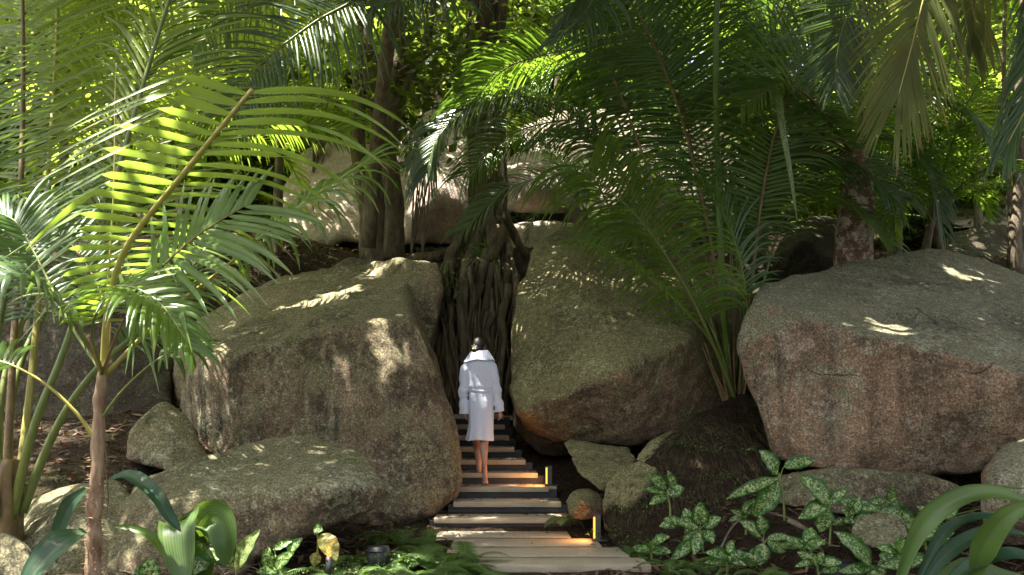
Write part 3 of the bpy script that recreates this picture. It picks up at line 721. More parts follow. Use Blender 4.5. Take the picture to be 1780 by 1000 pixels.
hero_frond(spiny, [(178, 650, 7.1), (190, 560, 7.4), (150, 460, 7.7), (90, 400, 8.0), (20, 400, 8.2)], 'leaf_dark', 'stem_brown', (.018, .006), n=38, leaf=.75, w=.042, t0=.3, droop=1.3, seg=7, seed=29)

# ================================================================ the tall clump at the far left
tall = empty('palm_clump', W(20, 900, 8.6), 'tall palm clump at the left edge with thick leaning green stems and backlit fronds', 'palm tree')
H = lambda *a, **k: hero_frond(tall, *a, **k)
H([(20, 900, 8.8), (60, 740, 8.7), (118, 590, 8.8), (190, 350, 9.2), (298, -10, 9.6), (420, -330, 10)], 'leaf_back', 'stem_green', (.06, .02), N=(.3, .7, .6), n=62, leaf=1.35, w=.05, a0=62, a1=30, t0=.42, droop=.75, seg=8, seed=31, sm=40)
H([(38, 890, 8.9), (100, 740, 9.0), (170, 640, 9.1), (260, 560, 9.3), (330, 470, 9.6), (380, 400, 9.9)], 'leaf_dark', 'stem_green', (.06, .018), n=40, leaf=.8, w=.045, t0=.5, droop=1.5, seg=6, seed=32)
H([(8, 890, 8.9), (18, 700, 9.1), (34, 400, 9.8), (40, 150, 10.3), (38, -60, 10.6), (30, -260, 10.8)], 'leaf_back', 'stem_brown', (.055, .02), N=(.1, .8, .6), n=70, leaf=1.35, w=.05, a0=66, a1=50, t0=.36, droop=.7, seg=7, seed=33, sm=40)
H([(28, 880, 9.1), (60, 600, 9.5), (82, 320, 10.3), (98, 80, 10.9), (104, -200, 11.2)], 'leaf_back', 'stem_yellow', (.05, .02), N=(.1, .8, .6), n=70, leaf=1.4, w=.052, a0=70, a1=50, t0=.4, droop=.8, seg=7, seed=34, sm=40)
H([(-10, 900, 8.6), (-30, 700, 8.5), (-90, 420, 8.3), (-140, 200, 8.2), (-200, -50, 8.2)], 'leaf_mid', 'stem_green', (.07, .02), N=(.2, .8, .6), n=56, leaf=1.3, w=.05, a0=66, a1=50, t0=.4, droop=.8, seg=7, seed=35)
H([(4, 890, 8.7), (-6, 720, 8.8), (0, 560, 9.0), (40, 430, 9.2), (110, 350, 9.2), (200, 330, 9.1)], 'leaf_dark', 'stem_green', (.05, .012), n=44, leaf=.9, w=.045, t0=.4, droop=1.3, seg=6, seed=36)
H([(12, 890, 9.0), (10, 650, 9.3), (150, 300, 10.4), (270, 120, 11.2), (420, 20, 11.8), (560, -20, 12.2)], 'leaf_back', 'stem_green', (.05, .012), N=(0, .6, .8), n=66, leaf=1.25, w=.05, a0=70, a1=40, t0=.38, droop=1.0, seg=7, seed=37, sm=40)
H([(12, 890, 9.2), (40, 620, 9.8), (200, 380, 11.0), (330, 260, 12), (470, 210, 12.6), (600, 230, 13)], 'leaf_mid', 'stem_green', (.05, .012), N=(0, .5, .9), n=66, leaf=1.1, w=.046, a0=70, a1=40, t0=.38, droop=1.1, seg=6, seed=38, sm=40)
mb = MB()
for k in range(3):
    pp = spline([W(0 + 12 * k, 1080, 8.7 + .15 * k), W(8 + 10 * k, 860, 8.7 + .15 * k), W(12 + 12 * k, 800, 8.75 + .15 * k)], 8); tube_mb(mb, pp, (.085, .05), 10, lump=.3, seed=k)
child(mb, 'stem_base', M['stem_brown'], tall)

# ================================================================ central palm between the boulders
cen = empty('central_palm', W(1278, 700, 12.3), 'big arching palm rooted between the two right boulders', 'palm tree')
H = lambda *a, **k: hero_frond(cen, *a, **k)
H([(1280, 700, 12.3), (1232, 580, 12.0), (1180, 480, 11.7), (1110, 380, 11.4), (1018, 292, 11.2)], 'leaf_mid', 'stem_green', (.034, .010), N=(.2, .3, 1), n=40, leaf=1.35, w=.05, a0=70, a1=62, t0=.30, droop=2.1, seg=9, prof=(.6, .9, 1.0), seed=41, label='lower left frond arching with long hanging leaflets')
H([(1276, 700, 12.5), (1262, 600, 12.6), (1232, 400, 12.7), (1190, 225, 12.6), (1150, 110, 12.5), (1100, 10, 12.3), (1040, -80, 12)], 'leaf_dark', 'stem_brown', (.04, .012), N=(-.1, .9, .5), n=62, leaf=1.75, w=.052, a0=80, a1=55, t0=.3, droop=.8, seg=9, seed=42, sm=40, label='large dark green frond spread flat with comb-like leaflets')
H([(1270, 700, 12.7), (1256, 500, 12.4), (1248, 300, 12.4), (1244, 100, 12.0), (1250, -60, 11.9), (1270, -300, 11.9)], 'leaf_dark', 'stem_bright', (.06, .045), N=(0, -1, .4), n=24, leaf=1.4, w=.05, a0=60, a1=50, t0=.72, droop=.8, seg=7, seed=43, sm=36, label='thick upright bright green leaf stem')
H([(1282, 700, 12.4), (1306, 500, 12.4), (1322, 360, 12.3), (1350, 220, 12.1), (1400, 100, 12.0), (1480, 20, 12)], 'leaf_mid', 'stem_brown', (.034, .01), N=(0, .9, .6), n=52, leaf=1.2, w=.05, a0=75, a1=40, t0=.35, droop=1.0, seg=8, seed=44)
H([(1276, 700, 12.6), (1222, 520, 12.9), (1130, 330, 13.2), (1040, 228, 13.3), (930, 170, 13.2), (830, 182, 13.0), (764, 235, 12.8), (742, 300, 12.7)], 'leaf_silver', 'stem_green', (.04, .01), N=(0, -.3, 1), n=74, leaf=1.25, w=.048, a0=76, a1=30, t0=.36, droop=2.6, lift=.3, seg=9, seed=45, sm=44, label='long frond arching left over the stairs with silvery hanging leaflets')
H([(1276, 700, 12.8), (1200, 480, 13.4), (1110, 340, 13.9), (1050, 262, 14.2), (980, 235, 14.4), (925, 250, 14.5)], 'leaf_dark', 'stem_green', (.04, .01), N=(0, -.5, 1), n=60, leaf=.85, w=.046, a0=70, a1=30, t0=.36, droop=2.0, seg=7, seed=46, sm=36)
H([(1280, 700, 12.2), (1240, 600, 11.9), (1170, 520, 11.5), (1110, 470, 11.2), (1050, 440, 11.0)], 'leaf_mid', 'stem_green', (.026, .008), n=16, leaf=.8, w=.045, a0=60, a1=40, t0=.4, droop=1.8, seg=8, seed=47)
H([(1284, 700, 12.3), (1300, 600, 12.2), (1290, 470, 12.0), (1250, 360, 11.8), (1190, 300, 11.6)], 'leaf_dark', 'stem_green', (.03, .009), n=40, leaf=1.1, w=.046, a0=70, a1=40, t0=.4, droop=1.3, seg=8, seed=48)
H([(1272, 700, 12.9), (1240, 500, 13.2), (1180, 250, 13.5), (1110, 100, 13.7), (1060, 0, 13.8), (1010, -80, 13.9)], 'leaf_dark', 'stem_green', (.035, .01), N=(0, -.8, .6), n=60, leaf=1.05, w=.05, a0=75, a1=50, t0=.4, droop=1.0, seg=7, seed=49, sm=36)
H([(1284, 700, 12.9), (1330, 480, 13.4), (1380, 330, 13.8), (1420, 230, 14), (1500, 160, 14.2)], 'leaf_mid', 'stem_green', (.03, .01), n=50, leaf=1.1, w=.046, a0=70, a1=40, t0=.35, droop=1.3, seg=7, seed=50)
H([(1284, 700, 12.7), (1290, 480, 13.0), (1240, 300, 13.3), (1200, 120, 13.6), (1220, -40, 13.9)], 'leaf_dark', 'stem_green', (.035, .01), N=(0, -1, .5), n=56, leaf=1.3, w=.05, a0=75, a1=50, t0=.3, droop=1.1, seg=7, seed=51)
H([(1280, 700, 12.2), (1232, 560, 12.1), (1150, 440, 12.0), (1090, 410, 11.9), (1000, 420, 11.8)], 'leaf_mid', 'stem_green', (.026, .008), n=30, leaf=.75, w=.042, a0=70, a1=40, t0=.5, droop=1.6, seg=8, seed=52)
mb = MB(); rg = random.Random(9)
for k in range(9):
    dx = rg.uniform(-34, 26); pp = spline([W(1278 + dx * .3, 725, 12.3), W(1278 + dx * .8, 680, 12.25), W(1276 + dx * 1.6, 600 + rg.uniform(-30, 40), 12.2)], 8)
    tube_mb(mb, pp, (.045, .012), 8, flat=.6, lump=.2, seed=k)
child(mb, 'dry_leaf_bases', M['stem_brown'], cen)

# ================================================================ peeling trunk palm
pe = empty('peeling_trunk_palm', W(1487, 470, 13.6), 'palm with a pink and white peeling trunk standing on top of the right boulder', 'palm tree')
pts = spline([W(1490, 520, 13.6), W(1484, 450, 13.6), W(1487, 380, 13.6), W(1490, 320, 13.6), W(1482, 262, 13.6)], 30)
mb = MB(); tube_mb(mb, pts, lambda t: .30 * (1 - .9 * t) if t < .12 else lerp(.268, .19, (t - .12) / .88) * (1 + .03 * math.sin(t * 50)), 20, lump=.12, seed=5); child(mb, 'trunk', M['bark_peel'], pe)
H = lambda *a, **k: hero_frond(pe, *a, **k)
c0 = (1484, 270, 13.6)
H([c0, (1440, 240, 13.2), (1390, 200, 12.8), (1330, 165, 12.5), (1270, 165, 12.2)], 'leaf_dark', 'stem_brown', (.04, .012), n=50, leaf=1.25, w=.05, a0=78, a1=45, t0=.05, droop=1.5, seg=8, seed=61)
H([c0, (1440, 210, 12.6), (1395, 160, 11.9), (1350, 150, 11.6), (1290, 185, 11.4)], 'leaf_mid', 'stem_brown', (.036, .01), n=50, leaf=1.0, w=.045, a0=78, a1=40, t0=.1, droop=1.4, seg=8, seed=62)
H([c0, (1500, 200, 13.2), (1470, 110, 12.8), (1450, 60, 12.5), (1400, 20, 12.2)], 'leaf_mid', 'stem_green', (.036, .01), n=44, leaf=1.0, w=.045, a0=78, a1=40, t0=.15, droop=1.2, seg=8, seed=63)
H([c0, (1540, 190, 13.9), (1610, 170, 13.9), (1690, 210, 13.9), (1740, 280, 13.8)], 'leaf_dark', 'stem_green', (.036, .01), n=50, leaf=1.05, w=.045, a0=78, a1=40, t0=.1, droop=2.0, seg=8, seed=64)
H([c0, (1430, 225, 13.9), (1385, 240, 13.9), (1350, 290, 13.8), (1340, 370, 13.8)], 'leaf_dark', 'stem_green', (.036, .01), n=40, leaf=.8, w=.042, a0=70, a1=30, t0=.2, droop=1.8, seg=7, seed=65)
H([c0, (1540, 240, 14.2), (1590, 270, 14.2), (1620, 320, 14.2), (1640, 400, 14.2)], 'leaf_dark', 'stem_green', (.036, .01), n=40, leaf=.8, w=.042, a0=70, a1=30, t0=.2, droop=1.9, seg=7, seed=66)
H([c0, (1480, 230, 14.2), (1430, 180, 15), (1350, 170, 15.5), (1260, 220, 16)], 'leaf_dark', 'stem_green', (.036, .01), n=50, leaf=1.2, w=.05, a0=70, a1=40, t0=.1, droop=1.5, seg=6, seed=67)
H([c0, (1500, 200, 14), (1560, 130, 14.5), (1640, 120, 15), (1720, 170, 15.2)], 'leaf_mid', 'stem_green', (.036, .01), n=50, leaf=1.1, w=.05, a0=70, a1=40, t0=.1, droop=1.5, seg=6, seed=68)
mb = MB()      # the single long hanging spear
pp = [W(1352, 165, 11.5), W(1362, 230, 11.45), W(1374, 300, 11.45), W(1386, 385, 11.45)]; pp = spline(pp, 14)
vs = []; at = []
for i, p in enumerate(pp):
    u = i / 14; ww = .045 * (1 - u) ** .6 + .002; vs += [p - Vector((ww, -.01, 0)), p + Vector((0, -.02, 0)), p + Vector((ww, .01, 0))]; at += [(.2, u * .7, 1), (.2, u * .7, .2), (.2, u * .7, 1)]
mb.add(vs, [(3 * i + j, 3 * i + j + 1, 3 * i + j + 4, 3 * i + j + 3) for i in range(14) for j in (0, 1)], at)
f = child(mb, 'hanging_spear', M['leaf_pale'], pe)

# ================================================================ palms whose crowns stand above the frame
ov = empty('overhanging_palm', W(1660, 560, 10.6), 'palm whose big ageing frond hangs into the top right corner', 'palm tree')
pts = spline([W(1880, 640, 10.6), W(1900, 300, 10.4), W(1880, 0, 10.0), W(1840, -180, 9.6)], 16); mb = MB(); tube_mb(mb, pts, (.17, .12), 14, lump=.1); child(mb, 'trunk', M['bark_thin'], ov)
H = lambda *a, **k: hero_frond(ov, *a, **k)
H([(1840, -180, 9.6), (1740, -170, 9.4), (1640, -80, 9.2), (1608, -10, 9.1), (1582, 90, 9.1), (1562, 165, 9.1)], 'leaf_aged', 'stem_yellow', (.028, .007), N=(.15, -1, .1), n=60, leaf=1.0, w=.032, a0=56, a1=14, t0=.3, droop=.45, lift=.02, jit=.05, twist=.15, seg=8, prof=(.9, 1.0, .75), seed=71, sm=36, label='big ageing frond hanging down with yellow rib and brown tips')
H([(1840, -180, 9.6), (1690, -200, 9.8), (1560, -90, 10), (1478, 20, 10.2), (1456, 90, 10.3), (1452, 150, 10.3)], 'leaf_silver', 'stem_green', (.028, .007), N=(.1, -1, .3), n=44, leaf=.75, w=.035, a0=62, a1=30, t0=.4, droop=.5, lift=.05, seg=6, seed=72, label='smaller silvery frond with fine ribs')
H([(1840, -180, 9.6), (1810, -100, 9.3), (1830, 20, 9.1), (1800, 150, 9.0), (1752, 250, 9.0)], 'leaf_dark', 'stem_yellow', (.03, .008), N=(-.3, -1, .3), n=60, leaf=.95, w=.032, a0=50, a1=12, t0=.2, droop=1.4, lift=.05, seg=8, seed=73, label='dark frond hanging down the right edge')
H([(1840, -180, 9.6), (1860, -60, 9.4), (1850, 80, 9.3), (1840, 200, 9.3)], 'leaf_dark', 'stem_green', (.03, .008), n=44, leaf=.8, w=.045, a0=60, a1=20, t0=.15, droop=2.0, seg=8, seed=74)
H([(1840, -180, 9.8), (1760, -120, 9.8), (1700, -20, 9.9), (1690, 80, 10)], 'leaf_aged', 'stem_brown', (.03, .008), n=36, leaf=.95, w=.04, a0=60, a1=20, t0=.3, droop=1.8, seg=8, seed=75)

oc = empty('overhanging_palm', W(700, 420, 16.0) , 'palm behind the left trees whose silvery fronds fan in from the top', 'palm tree')
pts = spline([W(640, 430, 15.8), W(660, 200, 15.2), W(700, -100, 13.5), W(730, -180, 11.8)], 16); mb = MB(); tube_mb(mb, pts, (.12, .08), 12, lump=.1); child(mb, 'trunk', M['bark_thin'], oc)
H = lambda *a, **k: hero_frond(oc, *a, **k)
c0 = (730, -180, 11.8)
H([c0, (700, -90, 11.2), (630, -10, 10.8), (545, 40, 10.5), (450, 115, 10.2), (400, 190, 10.0)], 'leaf_silver', 'stem_green', (.03, .008), N=(.45, -.8, .6), n=46, leaf=1.15, w=.042, a0=78, a1=35, t0=.2, droop=1.2, lift=.15, seg=8, seed=81, sm=36, label='silvery blue frond with long curved leaflets at the top')
H([c0, (760, -110, 11.4), (770, -50, 11.0), (720, -10, 10.7), (650, 10, 10.4)], 'leaf_silver', 'stem_green', (.03, .008), N=(.2, -.8, .7), n=40, leaf=1.0, w=.04, a0=75, a1=35, t0=.2, droop=1.2, seg=8, seed=82)
H([c0, (830, -130, 11.6), (960, -70, 11.4), (1030, -20, 11.3), (1010, 30, 11.2), (960, 75, 11.2)], 'leaf_silver', 'stem_green', (.03, .008), N=(0, -.6, .8), n=46, leaf=.75, w=.036, a0=75, a1=35, t0=.3, droop=2.4, seg=8, seed=83, label='silvery frond tip hanging at the top centre')
H([c0, (640, -120, 11.6), (520, -60, 11.2), (400, 0, 10.9), (330, 90, 10.6)], 'leaf_mid', 'stem_green', (.03, .008), N=(.3, -.8, .6), n=46, leaf=1.2, w=.042, a0=75, a1=35, t0=.2, droop=1.2, seg=7, seed=84)

# ================================================================ fig tree with hanging roots
fig = empty('strangler_fig', W(855, 470, 16.8), 'old fig tree behind the stairs with flaring roots spilling down between the boulders', 'fig tree')
mb = MB()
pts = spline([W(850, 470, 16.6), W(850, 400, 16.7), W(849, 320, 16.8), (W(846, 240, 16.9)), W(846, 120, 17), W(850, 0, 17), W(855, -120, 17)], 50)
tube_mb(mb, pts, lambda t: .30 + .12 * (1 - smooth01(t / .16)) - .04 * t, 36, lump=.38, seed=2)
rg = random.Random(12)
for k in range(16):       # fluted stems fused on the trunk
    a = rg.uniform(-math.pi, 0) if k < 12 else rg.uniform(0, math.pi); ox = .33 * math.cos(a); oy = .33 * math.sin(a)
    pp = []
    for j in range(9):
        u = j / 8; q = pts[int(u * 50)]; s = .88 + .40 * (1 - smooth01(u / .18))
        pp.append(q + Vector((ox * s + rg.uniform(-.05, .05), oy * s + rg.uniform(-.04, .04), 0)))
    tube_mb(mb, spline(pp, 40), lambda t, r0=rg.uniform(.04, .10): r0 * (1 - .3 * t), 9, lump=.5, seed=k)
child(mb, 'trunk', M['bark_fig'], fig)
# main roots
mr = MB()
main = [[(840, 380, 16.4), (815, 430, 16.2), (760, 445, 16.1), (700, 452, 16.3), (640, 470, 16.6)],
        [(835, 360, 16.4), (800, 410, 16.0), (775, 470, 15.8), (770, 560, 15.6), (765, 700, 15.4)],
        [(845, 380, 16.2), (822, 440, 15.9), (800, 520, 15.6), (790, 620, 15.4), (780, 720, 15.3)],
        [(850, 390, 16.2), (860, 470, 15.8), (830, 520, 15.5), (806, 560, 15.4), (800, 700, 15.2)],
        [(865, 380, 16.3), (885, 440, 16.0), (880, 520, 15.7), (884, 620, 15.5), (880, 720, 15.3)],
        [(875, 370, 16.4), (905, 430, 16.3), (925, 450, 16.5), (960, 460, 16.8), (1000, 480, 17)],
        [(855, 380, 16.2), (850, 480, 15.7), (848, 560, 15.5), (850, 640, 15.4), (848, 730, 15.3)],
        [(830, 400, 16.3), (795, 455, 16.0), (770, 480, 15.7), (755, 560, 15.4), (748, 680, 15.2)],
        [(870, 400, 16.1), (842, 460, 15.7), (815, 500, 15.6), (812, 600, 15.4), (815, 720, 15.2)],
        [(838, 420, 16.2), (870, 500, 15.6), (893, 560, 15.5), (898, 640, 15.4), (894, 730, 15.3)]]
for k, pl in enumerate(main):
    tube_mb(mr, spline([W(*p) for p in pl], 36), lambda t, a=rg.uniform(.07, .13): a * (1 - .5 * t), 12, lump=.35, seed=k + 20)
child(mr, 'buttress_roots', M['bark_fig'], fig)
ar = MB()
for k in range(125):
    x0 = rg.uniform(762, 900); y0 = rg.uniform(462, 560); z0 = 15.6 - .6 * rg.random(); x = x0; pp = []
    pp.append(W(lerp(x, 850, .55), rg.uniform(385, 425), 16.35)); pp.append(W(lerp(x, 850, .15), y0 - 22, 15.95)); n = rg.randint(5, 7); L = (735 + rg.uniform(-30, 10) - y0)
    for j in range(n):
        pp.append(W(x, y0 + L * j / (n - 1), z0 - .35 * j / (n - 1) + rg.uniform(-.05, .05))); x += rg.uniform(-11, 11) + (825 - x) * .03
    rr = rg.choice([.006, .008, .012, .016, .022, .03, .05, .06]); tube_mb(ar, spline(pp, 30), (rr * 1.4, rr * .7), 7, lump=.4, seed=k)
for k in range(40):     # tangled side roots
    x = rg.uniform(740, 930); y = rg.uniform(560, 760); pp = [W(x, y, 15.2)]
    for j in range(4): x += rg.uniform(-22, 22); y += rg.uniform(-14, 26); pp.append(W(x, y, 15.2 + rg.uniform(-.3, .3)))
    tube_mb(ar, spline(pp, 14), (.02, .01), 6)
o = child(ar, 'hanging_roots', M['bark_root'], fig); o['kind'] = 'stuff'
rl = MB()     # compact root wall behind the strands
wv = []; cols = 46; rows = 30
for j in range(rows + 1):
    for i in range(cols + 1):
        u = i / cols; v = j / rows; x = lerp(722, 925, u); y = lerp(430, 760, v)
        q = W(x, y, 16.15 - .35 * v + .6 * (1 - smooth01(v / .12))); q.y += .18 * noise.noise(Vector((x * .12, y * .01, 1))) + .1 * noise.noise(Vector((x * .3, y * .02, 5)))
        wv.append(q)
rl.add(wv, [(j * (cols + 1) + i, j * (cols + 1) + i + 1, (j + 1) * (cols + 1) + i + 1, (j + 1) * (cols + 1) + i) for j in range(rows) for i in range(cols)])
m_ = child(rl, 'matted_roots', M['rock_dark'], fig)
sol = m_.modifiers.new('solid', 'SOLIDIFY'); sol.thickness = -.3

# trees left of the fig
def stems(t, lst, mat, seed=0):
    mb = MB()
    for k, (pl, r0, r1) in enumerate(lst): tube_mb(mb, spline([W(*p) for p in pl], 26), (r0, r1), 12, lump=.3, seed=seed + k)
    return child(mb, 'trunk', M[mat], t)
tw = empty('gnarled_tree', W(655, 440, 16.5), 'gnarled multi-stemmed tree rising behind the big left boulder', 'tree')
stems(tw, [([(660, 460, 16.5), (655, 350, 16.5), (668, 250, 16.5), (690, 160, 16.5), (690, 60, 16.5), (680, -120, 16.5)], .26, .12),
           ([(685, 450, 16.3), (684, 340, 16.3), (672, 260, 16.4), (655, 180, 16.5), (640, 90, 16.6), (615, -60, 16.8)], .17, .1),
           ([(640, 450, 16.6), (636, 360, 16.7), (622, 240, 16.8), (628, 130, 16.8), (640, 20, 16.8), (650, -100, 17)], .14, .09),
           ([(690, 190, 16.4), (720, 120, 16.4), (745, 60, 16.6), (760, -50, 16.8)], .09, .05)], 'bark_thin', 3)
mb = MB()
for pl, r in (([(682, 292, 16.3), (720, 280, 16.2), (738, 262, 16.1), (745, 235, 16.1)], .06), ([(720, 280, 16.2), (712, 250, 16.2), (716, 215, 16.2), (708, 190, 16.2)], .03),
              ([(660, 200, 16.4), (632, 175, 16.2), (620, 140, 16.2)], .05), ([(680, 150, 16.4), (700, 120, 16.1), (735, 105, 16), (760, 80, 16)], .035)):
    tube_mb(mb, spline([W(*p) for p in pl], 14), (r, r * .5), 8, lump=.2)
child(mb, 'branch', M['bark_thin'], tw)
# right slim trees
for pl, r, lab in (([(1768, 480, 14.6), (1765, 400, 14.6), (1772, 330, 14.7), (1768, 200, 14.9), (1780, 0, 15), (1785, -150, 15)], .10, 'slim grey tree at the right edge beyond the pinkish boulder'),
                   ([(1756, 470, 15.6), (1756, 380, 15.6), (1750, 260, 15.7), (1745, 100, 15.8), (1750, -120, 16)], .05, 'thinner sapling just left of the slim edge tree')):
    t = empty('slim_tree', W(*pl[0]), lab, 'tree'); stems(t, [(pl, r, r * .6)], 'bark_thin', 9)
    if r == .10: slim = t
# more layers of the central palm
H = lambda *a, **k: hero_frond(cen, *a, **k)
rq = random.Random(15)
for k in range(9):
    x1 = rq.uniform(1060, 1310); y1 = rq.uniform(60, 330); Z1 = rq.uniform(12.6, 15.0); sx = 1 if x1 > 1270 else -1
    H([(1278 + rq.uniform(-8, 8), 695, 12.6 + .05 * k), (1278 + (x1 - 1278) * .35, 540, (12.6 + Z1) / 2), (x1, y1 + 90, Z1), (x1 + sx * 60, y1, Z1 + .1), (x1 + sx * 190, y1 + 20, Z1 + .1), (x1 + sx * 270, y1 + 90, Z1)],
      rq.choice(['leaf_dark', 'leaf_mid']), rq.choice(['stem_green', 'stem_brown']), (.034, .009), N=(0, rq.choice([-.8, -.4, .5]), .8), n=56, leaf=rq.uniform(.95, 1.25), w=.042, a0=74, a1=35, t0=.36, droop=rq.uniform(1.1, 1.9), seg=7, seed=500 + k, sm=36)
# ================================================================ leaf clouds
def leaf_cloud(name, n, pfun, size, mat, seed, elong=2.0, flat=.5, keep=None):
    """n small folded leaves; pfun(rng,n)->(n,3) positions"""
    rg = np.random.default_rng(seed)
    p = pfun(rg, n)
    if keep is not None: p = p[keep(p, rg)]
    n = len(p)
    d = rg.normal(size=(n, 3)); d[:, 2] = d[:, 2] * flat - .25; d /= np.linalg.norm(d, axis=1)[:, None]
    u = rg.normal(size=(n, 3)); u[:, 2] *= flat; s = np.cross(d, np.cross(u, d)); s = np.cross(d, np.stack([rg.normal(size=n) * .45, rg.normal(size=n) * .45, np.ones(n)], 1)); s /= np.linalg.norm(s, axis=1)[:, None] + 1e-9
    nn = np.cross(s, d)
    L = size * rg.uniform(.6, 1.25, n)[:, None]; Wd = L / elong / 2
    a = p; b = p + d * L * .45 - s * Wd - nn * Wd * .25; c = p + d * L; e = p + d * L * .45 + s * Wd - nn * Wd * .25
    V = np.stack([a, b, c, e], 1).reshape(-1, 3)
    me = bpy.data.meshes.new(name); me.vertices.add(4 * n); me.vertices.foreach_set('co', V.astype(np.float32).ravel())
    idx = (np.arange(n) * 4)[:, None]; F_ = np.concatenate([idx, idx + 1, idx + 2, idx, idx + 2, idx + 3], 1).reshape(-1).astype(np.int32)
    me.loops.add(6 * n); me.loops.foreach_set('vertex_index', F_); me.polygons.add(2 * n)
    me.polygons.foreach_set('loop_start', np.arange(2 * n, dtype=np.int32) * 3); me.polygons.foreach_set('loop_total', np.full(2 * n, 3, np.int32))
    me.update(calc_edges=True)
    at = me.attributes.new('leaf', 'FLOAT_VECTOR', 'POINT'); r = rg.random(n)
    A = np.zeros((n, 4, 3), np.float32); A[:, :, 0] = r[:, None]; A[:, :, 1] = [0, .45, .75, .45]; A[:, :, 2] = [.3, 1, .3, 1]
    at.data.foreach_set('vector', A.ravel()); me.materials.append(M[mat]); me.validate(); me.update()
    return me

SX, SY = SUN.x / SUN.z, SUN.y / SUN.z
# openings cut in the added, unseen shade canopy: (px, py, Z, radius) of the places the sun reaches
HOLES = [(1490, 400, 13.3, .14), (1480, 340, 13.3, .12), (1500, 440, 13.3, .1), (960, 480, 13.8, .12), (545, 530, 13.2, .16), (590, 520, 13.4, .20), (600, 545, 13.0, .12), (650, 470, 14.4, .15), (735, 480, 14.2, .14), (700, 490, 14.2, .08), (430, 590, 12.6, .10), (405, 560, 13.2, .10), (470, 590, 12.5, .07), (490, 535, 13.3, .10),
         (690, 560, 11.9, .09), (655, 580, 11.8, .09), (640, 545, 12.3, .07), (655, 640, 11.6, .07), (585, 650, 11.7, .06), (380, 625, 12.3, .10), (400, 640, 12.0, .08), (600, 470, 15.0, .1), (520, 490, 14.6, .10), (350, 600, 13.5, .08),
         (560, 790, 9.9, .03), (250, 790, 10.3, .06), (228, 805, 10.3, .06), 
         (848, 616, 12.1, .12), (850, 640, 12.1, .13), (835, 665, 12.1, .06), (845, 715, 12.1, .14), (860, 750, 12.1, .06), (830, 690, 12.1, .08), (865, 670, 12.1, .05), (835, 740, 12.1, .06),
         (1640, 475, 13.3, .12), (1690, 490, 13.1, .18), (1660, 490, 13.2, .12), (1700, 470, 13.5, .12), (1600, 450, 13.9, .06), (1675, 505, 13.0, .08), (1720, 500, 13.2, .08), (1500, 440, 13.6, .1), (1060, 425, 14.0, .08),
         (770, 350, 19.3, .45), (790, 320, 19.3, .35), (750, 395, 19.2, .4), (815, 350, 19, .3), (910, 320, 18.3, .16), (920, 350, 18.3, .12), (1100, 230, 21.5, .5), (1150, 250, 21, .4), (1050, 260, 21, .35), (1240, 260, 21, .4), (1180, 300, 21, .3), (1080, 300, 21, .25),
         (940, 175, 13.2, .4), (900, 170, 13.2, .3), (860, 190, 13.1, .4), (800, 240, 12.9, .3), (985, 100, 13, .3), (760, 280, 12.8, .12), (1110, 230, 13.3, .2), (620, 60, 10.7, .22), (540, 90, 10.5, .35), (750, 40, 11, .25),
         (1670, 350, 21, .5), (1720, 345, 21, .6), (1600, 100, 9.1, .35), (1650, 180, 9.1, .25), (1440, 120, 10.3, .3), (1700, 470, 9.0, .12), (100, 815, 9.9, .08), (90, 880, 9.4, .1), (55, 955, 7.8, .05), (700, 950, 8.8, .18), (660, 985, 8.5, .2), (740, 985, 8.5, .12), (670, 940, 9, .1),
         (540, 960, 8.5, .08), (520, 995, 8.3, .14), (990, 680, 11.7, .05), (240, 660, 6.9, .1), (170, 830, 7, .07), (168, 760, 7, .05), (175, 930, 7, .06), (185, 700, 7, .05), (1250, 650, 12.2, .1)]
HW = np.array([[*W(a, b, c), r] for a, b, c, r in HOLES])
def canopy_keep(p, rg):
    k = np.ones(len(p), bool)
    for hx, hy, hz, r in HW:
        if hx < -.9 and 11.5 < hy < 15.5: r = r * 1.7
        dx = p[:, 0] - (hx + SX * (p[:, 2] - hz)); dy = p[:, 1] - (hy + SY * (p[:, 2] - hz))
        k &= (dx * dx + dy * dy) > (r + .05) ** 2
    gx = p[:, 0] - SX * (p[:, 2] - 2.5); gy = p[:, 1] - SY * (p[:, 2] - 2.5)      # where this leaf's shadow falls, 2.5 m up
    q = np.ones(len(p))
    q[(gx < -1.75) & (gy < 8.3)] = .10
    q[(gx < -3.2) & (gy >= 8.3) & (gy < 9.6)] = .3
    q[(gx < -3.4) & (gy >= 9.6)] = .06
    q[(gx < -2.6) & (gy > 9.3) & (gy < 11.5)] = .5
    q[(gx >= -3.4) & (gy > 15.5)] = .3
    q[(gx > 1.2) & (gx < 5.5) & (gy > 13.2) & (gy <= 15.5)] = .6
    q[(gx > 5.5) & (gy > 14.0)] = .25
    q[(gx < -2.6) & (gx > -7) & (gy > 12.3) & (gy < 14.6)] = .9
    k &= rg.random(len(p)) < q
    return k
def slab(x0, x1, y0, y1, h0=8.7, thick=1.6, clump=.55):
    def f(rg, n):
        nc = n // 14
        c = np.stack([rg.uniform(x0, x1, nc), rg.uniform(y0, y1, nc), rg.uniform(0, 1, nc)], 1)
        c[:, 2] = np.maximum(h0, 3.2 + .43 * c[:, 1]) + c[:, 2] * thick
        p = np.repeat(c, 14, 0) + rg.normal(size=(nc * 14, 3)) * [clump * .55, clump * .55, clump * .3]
        p[:, 2] = np.maximum(p[:, 2], 2.3 + .42 * p[:, 1])
        return p
    return f
def part_cloud(me, name, parent):
    o = bpy.data.objects.new(name, me); COL.objects.link(o); o.parent = parent; o.location = -parent_world(parent); return o
part_cloud(leaf_cloud('crown', 82000, slab(-6.5, 2.2, 2.0, 21), .29, 'leaf_shade_canopy', 1, keep=canopy_keep), 'crown', fig)  # unseen leaf slab added to shade and dapple the scene, hung on the fig
